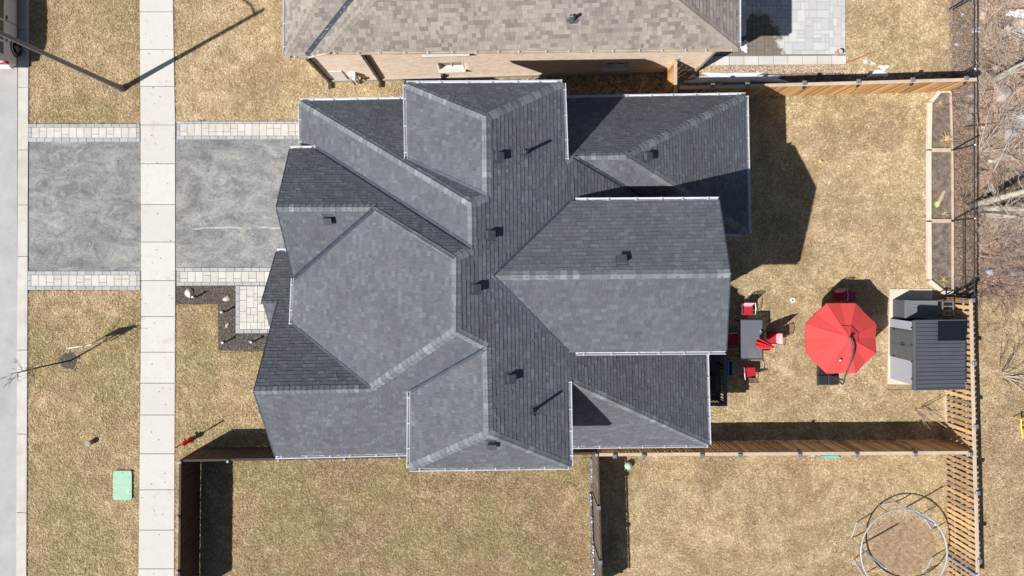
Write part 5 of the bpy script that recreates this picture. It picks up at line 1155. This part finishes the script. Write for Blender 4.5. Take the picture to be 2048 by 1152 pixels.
for y in (-2.66,-3.35,-4.05,-4.75): m.box((rx0-.085,y,zr(rx0)+.0),(.05,.06,.05))
wpart('roof_bracket',m,M_BLACK,sh)
m=MB().box((rx1-.62,ry1-.42,zr(rx1-.6)+.085),(1.22,.80,.03),M=Matrix.Rotation(-ang,3,'Y')); solo('solar_sheet',m,M_SHEET,'flat black panel lying on the upper right of the shed roof','panel')
# deck box and rack
db=thing('deck_box','grey resin deck box on the pad next to the shed','storage box',g(1826,624)); bx0,bx1,by0,by1=17.12,18.55,-2.36,-1.62
m=MB(); m.box(((bx0+bx1)/2,(by0+by1)/2,.46),(bx1-bx0,by1-by0,.84)); wpart('tub',m,M_SHEDD,db)
m=MB(); 
for k in range(5):
    y=by0+k*(by1-by0)/5; m.box(((bx0+bx1)/2+.1,y+.074,.93),(bx1-bx0-.26,.138,.05))
wpart('lid',m,mat('mid grey lid',(.17,.18,.20),(.14,.15,.165)),db); m=MB()
for k in range(4): m.box((bx0+.03+k*.055,(by0+by1)/2,.925),(.045,by1-by0+.02,.045))
wpart('front_slats',m,bpy.data.materials['mid grey lid'],db)
rk=thing('plant_rack','grey metal shelf rack between the deck box and the picket fence','rack',g(1884,622)); x0,x1=18.55,19.0; m=MB()
for x in (x0,x1): 
    for y in (-1.62,-2.28): m=MB().box((x,y,.62),(.04,.04,1.24)); wpart('leg',m,M_CAPG,rk)
    m=MB().box((x,-1.95,1.22),(.05,.70,.04)); wpart('side_rail',m,M_CAPG,rk)
for k in range(4): m=MB().box(((x0+x1)/2,-1.66-k*.19,1.20),(x1-x0-.03,.025,.025)); wpart('rung',m,M_SILVER,rk)
# trampoline frame
tc=g(1784,1088); tr=thing('trampoline_frame','bare round trampoline frame with no mat on the lower right lawn','trampoline',tc); RR=1.84
m=MB().ring(tc+Vector((0,0,.88)),RR,.031,72,8); wpart('ring',m,M_STEEL,tr)
for a in (98,160,213,275,330,33):
    A0=math.radians(a-13); A1=math.radians(a+13); p=lambda an,z,r=RR: tc+Vector((r*math.cos(an),r*math.sin(an),z))
    m=MB().tube([p(A0,.86),p(A0,.30),p(A0+.03,.03),p(A1-.03,.03),p(A1,.30),p(A1,.86)],.026,6); wpart('leg',m,M_STEEL,tr)
for (x,y,h) in ((1812,1014,2.0),(1716,1092,2.15),(1893,1111,1.9)):
    b=g(x,y); m=MB().tube([b+Vector((0,0,.02)),b+Vector((0,0,h))],.034,8); po=wpart('enclosure_pole',m,M_BLUE,tr); m=MB().lathe(b+Vector((0,0,h)),[(.03,0),(.03,.04),(.01,.06)],8); wpart('end_cap',m,M_WHITE,po)
struct('bare_patch',sheet([(1808+72*math.cos(a)*random.uniform(.9,1.1),1092+62*math.sin(a)*random.uniform(.9,1.1)) for a in np.linspace(0,6.28,30)[:-1]],.0035),mat('worn turf',(.40,.285,.185),(.20,.135,.085),rough=.95,var=1.2,scale=5,fine=45,fvar=1,bump=.02))
# small things
def ball(px,py,r,mt,label,z=0):
    m=MB(); pr=[(max(r*math.cos(a),.002),r+r*math.sin(a)) for a in np.linspace(-math.pi/2,math.pi/2,12)]; m.lathe(g(px,py)+Vector((0,0,z)),pr,20); solo('ball',m,mt,label,'ball',smooth=True)
ball(1255,929,.17,M_TEAL,'large mint green ball by the end of the brown fence'); ball(1640,323,.06,M_LIME,'lime tennis ball on the sunlit lawn right of the house shadow'); ball(1542,556,.04,M_LIME,'tiny lime ball near the house shadow edge')
m=MB().ring(g(1585,600)+Vector((0,0,.03)),.085,.032,28,8); solo('ring_toy',m,M_WHITE,'white ring toy lying on the back lawn','toy')
for i,(x0_,y0_,x1_,y1_,mt_,t_) in enumerate(((1640,912,1676,911,mat('cyan foam',(.10,.45,.80)),'cyan foam noodle at the foot of the brown fence'),(1650,914,1678,914,mat('green foam',(.12,.65,.35)),'green foam noodle beside the cyan one'),(1621,911,1627,911,M_TEAL,'short pale foam piece left of the noodles'))):
    m=MB().tube([g(x0_,y0_)+Vector((0,0,.05)),g((x0_+x1_)/2,y0_-1)+Vector((0,0,.05)),g(x1_,y1_)+Vector((0,0,.05))],.04,8); solo('foam_noodle',m,mt_,t_,'pool noodle')
b=g(1672,108); pt=thing('flower_pot','small brown cylinder pot on the patio edge slab','pot',b); m=MB().lathe(b,[(.10,0),(.12,.28),(.13,.30),(.13,.34),(.11,.34),(.10,.28)],14); wpart('pot',m,M_ROCK,pt,True)
ty=thing('toy_slide','yellow plastic toy frame at the right edge of the far lawn','toy',g(2030,850)); b=g(2025,848)
for s_ in (0,.35): m=MB().tube([b+Vector((s_,.35,.5)),b+Vector((s_*.8,0,.5)),b+Vector((s_*.6+.1,-.5,.45))],.03,6); wpart('side_rail',m,M_YEL,ty)
for k in range(4): m=MB().tube([b+Vector((0+k*.01,.3-k*.22,.5)),b+Vector((.35,.3-k*.22,.5))],.02,6); wpart('rung',m,M_YEL,ty)
for s_ in (0,.35): m=MB().tube([b+Vector((s_,.3,0)),b+Vector((s_,.3,.5))],.025,6); wpart('leg',m,M_YEL,ty)
m=MB().box(g(1592,433)+Vector((0,0,.02)),(.14,.04,.03),.5); solo('stick',m,M_RAIL,'short pale stick lying in the house shadow on the lawn','stick')
m=MB().tube([g(1340,108)+Vector((0,0,0)),g(1340,108)+Vector((0,0,.1))],.03);
